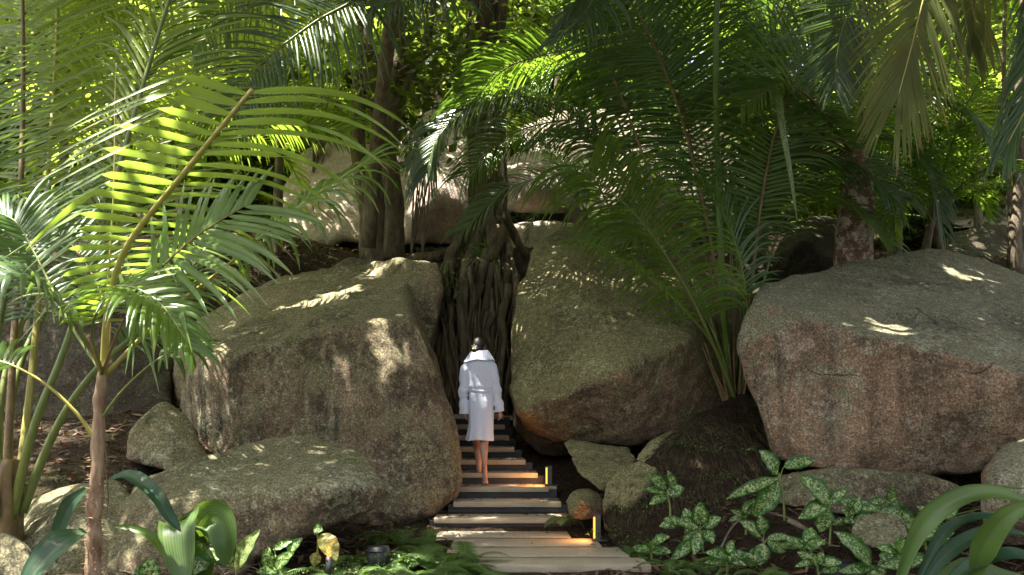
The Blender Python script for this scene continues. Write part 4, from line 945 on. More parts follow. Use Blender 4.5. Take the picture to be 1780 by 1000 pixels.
part_cloud(leaf_cloud('crown', 34000, slab(-14, -6.3, 2.5, 21), .26, 'leaf_shade_canopy', 2, keep=canopy_keep), 'crown', tw)  # left part of the added shade slab, out of view, hung on the gnarled tree
part_cloud(leaf_cloud('crown', 80000, slab(2.0, 11.5, 2.0, 21), .30, 'leaf_shade_canopy', 3, keep=canopy_keep), 'crown', slim)  # right part of the added shade slab, out of view, hung on the slim tree

# ================================================================ trees and palms farther back
def blob(rx, ry, rz, nl=9, seed=0):
    g = random.Random(seed); L = [(g.uniform(-.6, .6) * rx, g.uniform(-.6, .6) * ry, g.uniform(-.6, .6) * rz, g.uniform(.3, .55)) for _ in range(nl)]
    def f(rg, n):
        k = rg.integers(0, nl, n); A = np.array(L)[k]; d = rg.normal(size=(n, 3)); d /= np.linalg.norm(d, axis=1)[:, None]; r = rg.random(n) ** .45
        return A[:, :3] + d * (r * A[:, 3])[:, None] * [rx, ry, rz]
    return f
CR = [leaf_cloud('crown', 7500, blob(2.3, 2.0, 2.4, 14, 1), .24, 'leaf_tree', 11), leaf_cloud('crown', 7500, blob(2.0, 2.0, 2.9, 14, 2), .2, 'leaf_tree', 12),
      leaf_cloud('crown', 6500, blob(2.6, 2.0, 1.9, 12, 3), .30, 'leaf_back', 13, elong=2.4)]
rg = random.Random(77)
bgt = []
spots = []
for row, (yy, step, off) in enumerate(((21.0, 2.6, .3), (26.0, 2.8, 1.4), (31, 3.4, .2))):
    x = -15.5 - row * 2 + off
    while x < 15.5 + row * 2:
        (None if row == 0 and -4.5 < x < 7.5 else spots.append((x + rg.uniform(-.7, .7), yy + rg.uniform(-1.2, 1.2), row))); x += step
DESC = ['leafy tree', 'dense tree', 'bright-leaved tree']
def where(x, y, rank):
    px = 890 + x / y * F
    return px
tm = MB(); tube_mb(tm, spline([Vector((0, 0, -.5)), Vector((.1, 0, 1.5)), Vector((-.1, .1, 3.2)), Vector((.15, 0, 5.5))], 12), (.16, .06), 8, lump=.3)
for a, b in (((0, 0, 2.6), (1.1, .2, 4.4)), ((0, 0, 3.0), (-1.0, -.2, 4.8)), ((0, .1, 3.4), (.3, .8, 5.2))): tube_mb(tm, spline([Vector(a), (Vector(a) + Vector(b)) / 2 + Vector((.1, 0, .15)), Vector(b)], 8), (.07, .03), 6)
TRM = tm.mesh('trunk', [M['bark_thin']])
GRP = 'trees forming the forest backdrop'
for i, (x, y, row) in enumerate(spots):
    gz = ground_z(x, y); t = empty('forest_tree', (x, y, gz), 'leafy green forest tree in the backdrop behind the palms and boulders', 'tree', GRP, rz=rg.uniform(0, 6))
    o = bpy.data.objects.new('trunk', TRM); COL.objects.link(o); o.parent = t
    s = rg.uniform(.85, 1.15); k = rg.randrange(3)
    for j, hh in enumerate((1.6, 4.4, 6.8) if row < 2 else (1.8, 5.0, 8.0)):
        c = bpy.data.objects.new('crown', CR[(k + j) % 3 if x > -5 else 2]); COL.objects.link(c); c.parent = t; c.location = (rg.uniform(-.4, .4), rg.uniform(-.4, .4), hh * s); c.scale = (s, s, s); c.rotation_euler = (0, 0, rg.uniform(0, 6))
# palms in the middle distance: (px, py base, Z, trunk h, fronds, material, label, scale)
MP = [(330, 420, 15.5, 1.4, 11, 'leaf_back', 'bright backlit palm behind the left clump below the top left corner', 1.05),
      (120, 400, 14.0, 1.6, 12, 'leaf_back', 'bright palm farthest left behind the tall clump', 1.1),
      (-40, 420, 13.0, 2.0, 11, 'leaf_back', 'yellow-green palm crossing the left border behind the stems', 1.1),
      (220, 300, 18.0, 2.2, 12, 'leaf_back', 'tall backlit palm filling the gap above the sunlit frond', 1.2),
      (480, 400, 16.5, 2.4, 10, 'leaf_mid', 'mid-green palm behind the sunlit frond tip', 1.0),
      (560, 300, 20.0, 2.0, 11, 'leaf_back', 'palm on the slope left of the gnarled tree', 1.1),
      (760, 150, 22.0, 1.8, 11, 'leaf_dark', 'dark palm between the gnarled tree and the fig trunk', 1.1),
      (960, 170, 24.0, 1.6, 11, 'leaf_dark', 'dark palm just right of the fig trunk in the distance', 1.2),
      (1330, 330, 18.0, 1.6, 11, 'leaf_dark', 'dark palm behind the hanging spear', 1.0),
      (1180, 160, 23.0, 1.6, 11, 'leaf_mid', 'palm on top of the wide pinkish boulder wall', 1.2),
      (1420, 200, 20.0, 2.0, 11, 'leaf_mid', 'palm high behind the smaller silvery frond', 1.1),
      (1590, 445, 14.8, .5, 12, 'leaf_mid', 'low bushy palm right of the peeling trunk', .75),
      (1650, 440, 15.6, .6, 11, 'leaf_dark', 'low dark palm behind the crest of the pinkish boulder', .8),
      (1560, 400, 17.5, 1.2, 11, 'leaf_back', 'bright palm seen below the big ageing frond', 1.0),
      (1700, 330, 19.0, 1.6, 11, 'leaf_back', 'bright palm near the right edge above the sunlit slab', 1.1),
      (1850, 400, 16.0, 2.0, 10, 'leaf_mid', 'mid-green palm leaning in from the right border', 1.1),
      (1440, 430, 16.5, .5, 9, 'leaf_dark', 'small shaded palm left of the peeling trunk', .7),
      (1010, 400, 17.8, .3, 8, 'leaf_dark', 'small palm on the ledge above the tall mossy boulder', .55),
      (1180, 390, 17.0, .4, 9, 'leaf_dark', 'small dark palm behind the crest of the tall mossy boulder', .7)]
for i, (px, py, Z, h, nf, mt, lab, s) in enumerate(MP):
    b = W(px, py, Z); b.z = min(b.z, max(ground_z(b.x, b.y), b.z - 1.2)); h += W(px, py, Z).z - b.z
    palm(b, h, nf, mt, lab, 'palms in the middle distance', s, seed=100 + i, lean=(rg.uniform(-.3, .3), 0), r=.07)
# ================================================================ person in a bathrobe
def skin_mat():
    t = NT('skin'); p = t.pos(); c = t.mix(t.ramp(t.noise(p, 14, 3), [(.35, 0.0), (.65, 1.0)]), (.34, .19, .13), (.42, .25, .18))
    b = t.bsdf(c, .5, .4); b.inputs['Subsurface Weight'].default_value = .12; b.inputs['Subsurface Radius'].default_value = (.02, .008, .004)
    return t.out(b.outputs[0])
M['skin'] = skin_mat()
def robe_mat():
    t = NT('terry_cloth'); p = t.pos()
    c = t.mix(t.ramp(t.noise(p, 5, 4), [(.3, 0.0), (.7, 1.0)]), (.74, .79, .95), (.80, .85, .98))
    h = t.math('ADD', t.math('MULTIPLY', t.noise(p, 260, 2, .8), .5), t.noise(t.mapping(p, (1, 1, .4)), 11, 5, .6, 1.0))
    b = t.bsdf(c, .95, .1, t.bump(h, .8, .04)); b.inputs['Sheen Weight'].default_value = .3
    return t.out(b.outputs[0])
M['robe'] = robe_mat()
def hair_mat():
    t = NT('hair'); p = t.pos(); c = t.mix(t.noise(t.mapping(p, (60, 60, 12)), 3, 4), (.008, .005, .004), (.035, .02, .013))
    return t.out(t.bsdf(c, .45, .5, t.bump(t.noise(t.mapping(p, (80, 80, 14)), 3, 3), .5, .004)).outputs[0])
M['hair'] = hair_mat()
M['petal'] = plain_mat('petal', (.72, .72, .35), (.82, .80, .55), 30, .5, .3, bump=.05)

def ell(bm, c, r, rot=None, seg=16):
    m = Matrix.Translation(c) @ (rot.to_matrix().to_4x4() if rot else Matrix.Identity(4)) @ Matrix.Diagonal((*r, 1))
    bmesh.ops.create_uvsphere(bm, u_segments=seg, v_segments=seg // 2 + 2, radius=1, matrix=m)
def limb(bm, pts, rads, n=10, flat=1.0, k=8):
    mb = MB(); pp = spline(pts, k * (len(pts) - 1)); m = len(pp) - 1
    def rf(t):
        f = t * (len(rads) - 1); i = min(int(f), len(rads) - 2); return lerp(rads[i], rads[i + 1], smooth01(f - i))
    tube_mb(mb, pp, rf, n, flat=flat)
    vs = [bm.verts.new(v) for v in mb.v]
    for f in mb.f:
        try: bm.faces.new([vs[i] for i in f])
        except ValueError: pass
    for p, r in ((pp[0], rf(0)), (pp[-1], rf(1))): ell(bm, p, (r * .98,) * 3, seg=10)
def remeshed(bm, name, mat, voxel, it, fac=.5):
    me = bpy.data.meshes.new(name); bmesh.ops.recalc_face_normals(bm, faces=bm.faces[:]); bm.to_mesh(me); bm.free()
    o = bpy.data.objects.new(name, me); COL.objects.link(o)
    md = o.modifiers.new('r', 'REMESH'); md.mode = 'VOXEL'; md.voxel_size = voxel
    sm = o.modifiers.new('s', 'SMOOTH'); sm.factor = fac; sm.iterations = it
    m2 = eval_mesh(o); bpy.data.objects.remove(o); m2.materials.clear(); m2.materials.append(mat); m2.name = name
    m2.polygons.foreach_set('use_smooth', np.ones(len(m2.polygons), dtype=bool)); m2.update(); return m2

V = Vector
PY = 12.2
bm = bmesh.new()
hc = V((-.407, PY + .02, 2.085))      # head centre, bowed slightly forward and left
ell(bm, hc, (.075, .094, .102)); ell(bm, hc + V((0, .045, -.045)), (.055, .06, .07))
ell(bm, hc + V((0, .085, -.085)), (.028, .028, .022))                       # chin
ell(bm, hc + V((.004, .105, -.022)), (.013, .02, .02)); ell(bm, hc + V((.004, .098, .0)), (.009, .012, .03))       # nose
ell(bm, hc + V((.006, .098, -.052)), (.022, .010, .006)); ell(bm, hc + V((.006, .097, -.062)), (.019, .010, .006))  # lips
for s in (-1, 1):
    ell(bm, hc + V((s * .073, .005, -.018)), (.010, .020, .032), Euler((R(-12), 0, R(s * 18))))       # ears
    ell(bm, hc + V((s * .03, .088, .008)), (.015, .010, .010))                                          # eyes
    ell(bm, hc + V((s * .03, .088, .026)), (.022, .010, .006))                                          # brow
limb(bm, [hc + V((0, -.01, -.05)), V((-.400, PY - .01, 1.96)), V((-.395, PY, 1.86))], (.053, .05, .07))
limb(bm, [V((-.395, PY, 1.90)), V((-.392, PY, 1.75)), V((-.388, PY, 1.56)), V((-.385, PY, 1.40)), V((-.385, PY, 1.30))], (.07, .085, .075, .088, .085), n=16)
limb(bm, [V((-.395, PY, 1.895)), V((-.51, PY, 1.86))], (.055, .035)); limb(bm, [V((-.395, PY, 1.895)), V((-.275, PY, 1.86))], (.055, .035))
SHL = [V((-.54, PY, 1.875)), V((-.597, PY - .01, 1.60)), V((-.575, PY + .03, 1.33))]
SHR = [V((-.245, PY, 1.875)), V((-.188, PY - .01, 1.60)), V((-.150, PY + .02, 1.335))]
def hand(bm, wrist, side, tilt):
    """palm with four fingers and a thumb, hanging and gently curled"""
    dwn = V((tilt, .10, -1)).normalized(); fw = V((0, 1, .1)).normalized(); out = V((side, 0, 0))
    pc = wrist + dwn * .055
    limb(bm, [wrist, wrist + dwn * .03, wrist + dwn * .085], (.024, .03, .033), n=10, flat=.55)
    ell(bm, pc, (.020, .040, .045))
    for k in range(4):
        L = (.066, .075, .070, .055)[k]; off = fw * (.030 - .021 * k)
        a = wrist + dwn * .088 + off; b = a + (dwn + out * -.18).normalized() * L * .5; c = b + (dwn + out * -.75 + fw * .05).normalized() * L * .5
        limb(bm, [a - dwn * .02, a, b, c], (.0095, .009, .0085, .0065), n=8, k=4)
    a = wrist + dwn * .03 + fw * .028; b = a + (dwn * .7 + fw * .75).normalized() * .035; c = b + (dwn + fw * .15 - out * .2).normalized() * .032
    limb(bm, [a - dwn * .01, a, b, c], (.012, .0115, .0105, .008), n=8, k=4)
limb(bm, SHL, (.036, .034, .026)); limb(bm, SHR, (.036, .034, .026))
hand(bm, SHL[-1], -1, .06); hand(bm, SHR[-1], 1, .08)
# front (left) leg planted on the fourth tread
limb(bm, [V((-.43, PY, 1.33)), V((-.435, PY + .17, .985)), V((-.412, PY + .155, .80)), V((-.405, PY + .14, .625))], (.07, .058, .052, .034), n=14)
limb(bm, [V((-.405, PY + .135, .63)), V((-.405, PY + .125, .575))], (.034, .034))
ell(bm, V((-.405, PY + .115, .572)), (.030, .038, .032))
limb(bm, [V((-.405, PY + .14, .59)), V((-.41, PY + .22, .572)), V((-.415, PY + .29, .560))], (.036, .034, .028), n=12, flat=.75)
for k in range(5): limb(bm, [V((-.392 - .011 * k, PY + .29, .558)), V((-.390 - .012 * k, PY + .335 - .006 * k, .552))], ((.013, .011) if k == 0 else (.009, .008)), n=8, k=3)
# back (right) leg, heel lifted, toes on the third tread
an = V((-.327, PY - .175, .655))
limb(bm, [V((-.335, PY, 1.33)), V((-.335, PY + .06, .99)), V((-.340, PY - .05, .86)), an], (.07, .056, .054, .031), n=14)
ell(bm, an + V((0, -.025, -.012)), (.029, .030, .034))
limb(bm, [an + V((0, -.012, -.01)), an + V((.002, .0, -.09)), an + V((.004, .035, -.185))], (.031, .029, .033), n=12)
ell(bm, an + V((.004, .045, -.208)), (.040, .034, .026))
for k in range(5): limb(bm, [an + V((.030 - .013 * k, .06, -.22)), an + V((.031 - .014 * k, .105 - .005 * abs(k - 1), -.236))], ((.009, .008) if k else (.013, .011)), n=8, k=3)
me = remeshed(bm, 'person', M['skin'], .0065, 2)
base = V((-.36, PY + .05, .405)); me.transform(Matrix.Translation(-base))
person = bpy.data.objects.new('person', me); COL.objects.link(person); person.location = base
tag(person, 'barefoot person in a long white bathrobe climbing the timber stairs, seen from behind', 'person')

# robe
bm = bmesh.new()
rings = [(2.005, -.397, .078, .075), (1.965, -.396, .125, .085), (1.925, -.395, .165, .100), (1.87, -.395, .182, .112), (1.78, -.393, .176, .122), (1.68, -.390, .160, .116), (1.59, -.388, .150, .108),
         (1.545, -.382, .133, .100), (1.50, -.380, .138, .110), (1.42, -.376, .148, .128), (1.33, -.374, .150, .138), (1.22, -.374, .147, .132), (1.10, -.376, .146, .128), (1.00, -.380, .150, .132), (.945, -.385, .158, .138)]
NS = 72; grid = []
for j in range(len(rings) * 6 - 5):
    f = j / 6; i = min(int(f), len(rings) - 2); u = f - i; z, cx, rx, ry = [lerp(rings[i][q], rings[i + 1][q], u) for q in range(4)]
    row = []
    for k in range(NS):
        a = 2 * math.pi * k / NS
        low = smooth01((1.5 - z) / .45); fold = 1 + low * .045 * math.sin(a * 9 + 1.2 * math.sin(z * 5)) + low * .03 * math.sin(a * 4 + z * 3) + .018 * noise.noise(V((math.cos(a) * 3, math.sin(a) * 3, z * 5)))
        if z > 1.5: fold += .05 * noise.noise(V((math.cos(a) * 2.2 + z * 5, math.sin(a) * 3, z * 11 + math.cos(a) * 4)))
        wz = math.exp(-((z - 1.5) / .11) ** 2); fold += wz * .035 * math.sin(a * 17 + 3 * math.sin(z * 9)) * (z < 1.54) + (z > 1.57) * .035 * (1 - 2 * abs(noise.noise(V((math.cos(a) * 3.5 + z * 2, math.sin(a) * 2, z * 6 - math.cos(a) * 4))))) + low * .025 * (1 - 2 * abs(noise.noise(V((math.cos(a) * 5, math.sin(a) * 5, z * 1.6)))))
        bl = .035 * math.exp(-((z - 1.595) / .04) ** 2) + .018 * math.exp(-((z - 1.50) / .03) ** 2)      # cloth bloused over the belt
        x = cx + math.cos(a) * rx * fold * (1 + bl * 2); y = PY + .01 + math.sin(a) * ry * fold * (1 + bl * 2.5)
        zz = z + (.012 * math.sin(a * 3) if j == len(rings) * 6 - 6 else 0)
        if z < 1.3 and math.cos(a) > .2: x += .004
        if z < 1.15: x += -.018 * smooth01((1.15 - z) / .2) * max(0, -math.cos(a)); 
        row.append(bm.verts.new((x, y, zz)))
    grid.append(row)
for j in range(len(grid) - 1):
    for k in range(NS): bm.faces.new((grid[j][k], grid[j][(k + 1) % NS], grid[j + 1][(k + 1) % NS], grid[j + 1][k]))
bm.faces.new(grid[0]); bm.faces.new(list(reversed(grid[-1])))
def sleeve(pl, rads):
    pts = spline(pl, 30); mb = MB()
    def rf(t):
        f = t * (len(rads) - 1); i = min(int(f), len(rads) - 2); return lerp(rads[i], rads[i + 1], smooth01(f - i)) * (1 + .05 * math.sin(t * 23) * (t > .2))
    tube_mb(mb, pts, lambda t: rf(t) * (1 + .07 * math.sin(t * 38 + 2 * math.sin(t * 9)) * smooth01((t - .25) / .2)), 24, flat=1.0, lump=.26, seed=pl[0].x)
    vs = [bm.verts.new(v) for v in mb.v]
    for f in mb.f: bm.faces.new([vs[i] for i in f])
sleeve([V((-.47, PY, 1.90)), V((-.545, PY, 1.82)), V((-.592, PY - .01, 1.60)), V((-.585, PY + .01, 1.45)), V((-.582, PY + .02, 1.262))], (.05, .068, .055, .052, .056))
sleeve([V((-.32, PY, 1.90)), V((-.250, PY, 1.82)), V((-.196, PY - .01, 1.60)), V((-.172, PY + .01, 1.45)), V((-.148, PY + .02, 1.29))], (.05, .068, .055, .052, .055))
me = remeshed(bm, 'bathrobe', M['robe'], .0075, 1); me.transform(Matrix.Translation(-base))
robe = bpy.data.objects.new('bathrobe', me); COL.objects.link(robe); robe.parent = person
# shawl collar: a thick folded band lying over neck and shoulders
mb = MB(); cols = 60; prof = [(2.025, .080, .082), (2.036, .092, .094), (2.018, .118, .104), (1.980, .156, .118), (1.945, .184, .130), (1.922, .197, .142), (1.915, .191, .134), (1.93, .172, .118)]
vs = []
for j, (z, rx, ry) in enumerate(prof):
    for k in range(cols):
        a = 2 * math.pi * k / cols; back = .5 - .5 * math.sin(a)
        drop = .03 * (1 - back) * (j > 2) + .008 * math.sin(a * 5 + 1) * (j > 3)
        z2 = z + .012 * math.sin(a + .8) - drop - (.012 * abs(math.cos(a)) ** 2 * (j > 2))
        vs.append(V((-.397 + rx * math.cos(a) * (1 + .02 * math.sin(a * 7)), PY + .005 + ry * math.sin(a), z2)))
fs = [(j * cols + k, j * cols + (k + 1) % cols, (j + 1) * cols + (k + 1) % cols, (j + 1) * cols + k) for j in range(len(prof) - 1) for k in range(cols)]
mb.add(vs, fs); c = child(mb, 'collar', M['robe'], robe)
sb = c.modifiers.new('sub', 'SUBSURF'); sb.levels = 1; sb.render_levels = 2
mb = MB(); vs = []; 
for j, (dz, e) in enumerate(((-.024, .0), (-.022, .010), (.022, .012), (.026, .0))):
    for k in range(48):
        a = 2 * math.pi * k / 48; vs.append(V((-.382 + (.140 + e * .5) * math.cos(a), PY + .01 + (.111 + e * .6) * math.sin(a), 1.548 + dz * .8 + .012 * math.sin(a * 2 + 1))))
mb.add(vs, [(j * 48 + k, j * 48 + (k + 1) % 48, (j + 1) * 48 + (k + 1) % 48, (j + 1) * 48 + k) for j in range(3) for k in range(48)]); child(mb, 'belt', M['robe'], robe)
# hair: cap plus low bun
bm = bmesh.new(); ell(bm, hc + V((-.002, -.012, .016)), (.081, .100, .098)); ell(bm, hc + V((-.03, -.075, -.045)), (.048, .042, .046)); ell(bm, hc + V((-.01, -.06, -.03)), (.064, .05, .06))
for v in bm.verts: pass
geom = [v for v in bm.verts if v.co.y > hc.y + .052 and v.co.z < hc.z + .055]
bmesh.ops.delete(bm, geom=geom, context='VERTS')
me = bpy.data.meshes.new('hair'); bmesh.ops.holes_fill(bm, edges=bm.edges[:], sides=0); bm.to_mesh(me); bm.free()
me.materials.append(M['hair']); me.polygons.foreach_set('use_smooth', np.ones(len(me.polygons), dtype=bool)); me.transform(Matrix.Translation(-base))
hair = bpy.data.objects.new('hair', me); COL.objects.link(hair); hair.parent = person
mb = MB(); fc = hc + V((-.048, -.108, -.012))
for k in range(5):
    a = k * 2 * math.pi / 5 + .3; d = V((math.cos(a), -.25, math.sin(a))); s = V((-math.sin(a), 0, math.cos(a)))
    mb.add([fc, fc + d * .014 - s * .009, fc + d * .03 - s * .006, fc + d * .036, fc + d * .029 + s * .008, fc + d * .014 + s * .009], [(0, 1, 2, 3), (0, 3, 4, 5)])
fl = child(mb, 'hair_flower', M['petal'], person); fl.parent = person
# ================================================================ root bank on the right
me, bs = rock_mesh('root_bank', [[(1056, 900, 10.3), (1075, 850, 10.7), (1120, 805, 10.9), (1185, 752, 11.3), (1240, 715, 11.9), (1290, 690, 12.3), (1325, 700, 12.3), (1342, 770, 11.6), (1335, 860, 10.8), (1340, 960, 10.2), (1180, 930, 9.95), (1080, 970, 9.9), (1200, 800, 10.7), (1280, 850, 10.4), (1100, 860, 12.5), (1330, 800, 13)]],
                   M['soil'], voxel=.05, smooth_it=6, amp=.10, seed=31, fine=.02)
bank = bpy.data.objects.new('root_bank', me); COL.objects.link(bank); bank.location = bs; tag(bank, 'steep earth bank matted with fine hanging roots under the central palm', 'earth bank')
rg = random.Random(41); mb = MB()
from mathutils.bvhtree import BVHTree
bv = BVHTree.FromPolygons([v.co + bs for v in me.vertices], [p.vertices[:] for p in me.polygons])
for k in range(1500):
    x = rg.uniform(1060, 1335); y = rg.uniform(735, 900); o0 = V((0, 0, CH)); d = (W(x, y, 10) - o0).normalized()
    h = bv.ray_cast(o0, d)
    if h[0] is None: continue
    p = h[0]; pp = []; dx = rg.uniform(-.15, .15); L = rg.uniform(.12, .5)
    for j in range(5):
        q = p + V((dx * j / 4 * L + rg.uniform(-.015, .015), 0, -L * j / 4)); r_ = bv.find_nearest(q)
        if r_[0] is not None: q = r_[0] + r_[1] * rg.uniform(.004, .035)
        pp.append(q)
    r0 = rg.choice([.0018, .0025, .0035, .006]); tube_mb(mb, spline(pp, 8), (r0, r0 * .5), 4, cap=False)
M['fine_root'] = plain_mat('fine_root', (.03, .024, .013), (.11, .085, .045), 8, .9, .2)
o = child(mb, 'fine_roots', M['fine_root'], bank); o['kind'] = 'stuff'

# ================================================================ fallen leaves and twigs
M['litter'] = leaf_mat('dead_leaf', (.06, .032, .018), (.17, .10, .05), (.2, .09, .03), .12, .7, rib=(.16, .1, .05), tip_amt=0)
M['litter'].name = 'dead_leaf'
TR_ = [(.03, 8.85, 11.0, -.5, 1.0, .0)] + [(0, 11.12 + .4 * k, 11.5 + .4 * k, ext[k + 1][0] + .1, ext[k + 1][1] - .05, .135 * (k + 1)) for k in range(6)]
def litter(n, seed, box, size=(.05, .15), bvh=None):
    rg = random.Random(seed); mb = MB()
    for _ in range(n):
        x = rg.uniform(box[0], box[1]); y = rg.uniform(box[2], box[3])
        if -1.05 < x < 1.3 and 8.7 < y < 15.5 and abs(x - .1) < .9: continue
        z = ground_z(x, y) + .012; a = rg.uniform(0, 6.28); L = rg.uniform(*size); Wd = L * rg.uniform(.2, .45)
        d = V((math.cos(a), math.sin(a), rg.uniform(-.15, .5))).normalized(); s = d.cross(V((rg.uniform(-.5, .5), rg.uniform(-.5, .5), 1))).normalized(); n_ = s.cross(d); c = V((x, y, z)); cu = rg.uniform(-.3, .5)
        r_ = rg.random(); vs = []; at = []
        for j in range(5):
            u = j / 4; w_ = Wd * math.sin(math.pi * (.04 + .92 * u)) * .5; q = c + d * L * u + n_ * (cu * L * (u * (1 - u)) * 1.4)
            vs += [q - s * w_ + n_ * w_ * .5, q, q + s * w_ + n_ * w_ * .5]; at += [(r_, u, 1), (r_, u, 0), (r_, u, 1)]
        mb.add(vs, [(3 * i + j, 3 * i + j + 1, 3 * i + j + 4, 3 * i + j + 3) for i in range(4) for j in (0, 1)], at)
    return mb
def on_boards(mb, n, seed):
    rg = random.Random(seed)
    for _ in range(n):
        _q, ya, yb, xa, xb, z = rg.choice(TR_[:3] + TR_); x = rg.choice([xa + abs(rg.gauss(0, .25)), xb - abs(rg.gauss(0, .25)), rg.uniform(xa, xb)]); y = rg.uniform(ya + .04, yb - .05)
        if not xa < x < xb: continue
        a = rg.uniform(0, 6.28); L = rg.uniform(.03, .085); d = V((math.cos(a), math.sin(a), rg.uniform(.02, .15))).normalized(); s = d.cross(V((0, 0, 1))).normalized(); w_ = L * rg.uniform(.12, .24); c = V((x, y, z + .006)); r_ = rg.random()
        vs = [c, c + d * L * .45 - s * w_ + V((0, 0, .008)), c + d * L, c + d * L * .45 + s * w_ + V((0, 0, .01))]
        mb.add(vs, [(0, 1, 2), (0, 2, 3)], [(r_, 0, .2), (r_, .5, 1), (r_, 1, .2), (r_, .5, 1)])
mb = litter(5200, 51, (-7, 7, 7.6, 12.5)); m2 = litter(2600, 52, (-6, 9, 12.5, 21), (.1, .22)); off = len(mb.v); mb.v += m2.v; mb.a += m2.a; mb.f += [tuple(i + off for i in f) for f in m2.f]; mb.m += m2.m
on_boards(mb, 70, 9)
top(mb, 'leaf_litter', [M['litter']], 'brown fallen leaves scattered over the forest floor', 'leaf litter', kind='stuff')
mb = MB(); rg = random.Random(61)
for _ in range(420):
    x = rg.uniform(-6.5, 6.5); y = rg.uniform(7.8, 13.5)
    if -1.1 < x < 1.35 and 8.6 < y: continue
    a = rg.uniform(0, 6.28); L = rg.uniform(.15, .7); p = V((x, y, ground_z(x, y) + .02)); d = V((math.cos(a), math.sin(a), rg.uniform(-.05, .25)))
    tube_mb(mb, spline([p, p + d * L * .5 + V((rg.uniform(-.05, .05), 0, .03)), p + d * L], 6), (rg.uniform(.003, .009), .002), 5)
top(mb, 'twigs', [M['bark_thin']], 'thin dry twigs scattered over the forest floor', 'twigs', kind='stuff')

# ================================================================ broad leaves
def blade(mb, base, tip, width, arch=.25, cup=.25, Nv=(0, -.6, 1), prof='oval', rnd=.5, nu=16, roll=0.0, wavy=.0):
    """leaf blade from base to tip arching away from the straight line"""
    base = V(base); tip = V(tip); ax = tip - base; L = ax.length; T0 = ax.normalized(); N_ = V(Nv); N_ = (N_ - T0 * N_.dot(T0)).normalized(); S = T0.cross(N_)
    if roll: N_, S = N_ * math.cos(roll) + S * math.sin(roll), S * math.cos(roll) - N_ * math.sin(roll)
    vs = []; at = []; nv = 6
    for i in range(nu + 1):
        u = i / nu; c = base + ax * u + N_ * (arch * L * 4 * u * (1 - u) * (.6 + .4 * (1 - u)))
        if prof == 'oval': w_ = (math.sin(math.pi * u ** .8) ** .75) if 0 < u < 1 else 0.02
        elif prof == 'strap': w_ = min(1, (u * 5 + .25)) * (1 - u ** 3) + .01
        else: w_ = min(1, .25 + u * 1.6) * (1 - u ** 4) ** .6 + .01
        for k in range(nv + 1):
            s = (k / nv - .5) * 2; lift = cup * width * .5 * abs(s) ** 1.5 * w_ + wavy * width * .1 * math.sin(u * 22 + (3 if s > 0 else 0)) * abs(s)
            vs.append(c + S * (s * w_ * width * .5) + N_ * lift); at.append((rnd, u * .95, abs(s)))
    q = nv + 1
    mb.add(vs, [(i * q + k, i * q + k + 1, (i + 1) * q + k + 1, (i + 1) * q + k) for i in range(nu) for k in range(nv)], at)

def spotted_plant(root, leaves, label, mat='leaf_spot', group='spotted leafy plants', name='spotted_plant', Z=None):
    """root (px,py,Z); leaves (base px,py, tip px,py, width px[, dz at tip])"""
    px, py, Z = root; b0 = W(px, py, Z); t = empty(name, b0, label, 'plant', group)
    rg = random.Random(int(px * 7 + py)); xs = sum(l[0] for l in leaves) / len(leaves); ys = min(l[1] for l in leaves)
    topp = W(xs, ys + 10, Z); mb = MB(); tube_mb(mb, spline([b0, b0.lerp(topp, .5) + V((.01, 0, 0)), topp], 12), (.012, .007), 7)
    for l in leaves:
        q = W(l[0], l[1], Z); k = min(1, max(.2, (q.z - b0.z) / max(.05, topp.z - b0.z) - .25)); p0 = b0.lerp(topp, k)
        tube_mb(mb, spline([p0, (p0 + q) / 2 + V((0, 0, .01)), q], 6), (.006, .004), 6)
    child(mb, 'stem', M['stem_green'], t)
    for l in leaves:
        dz = l[5] if len(l) > 5 else rg.uniform(-.12, .05); m = MB()
        a = W(l[0], l[1], Z); b = W(l[2], l[3], Z + dz)
        blade(m, a, b, l[4] / F * Z, arch=rg.uniform(.06, .14), cup=rg.uniform(.1, .35), Nv=(rg.uniform(-.3, .3), -1, rg.uniform(.3, .8)), rnd=rg.random(), wavy=.5)
        child(m, 'leaf', M[l[6] if len(l) > 6 else mat], t)
    return t
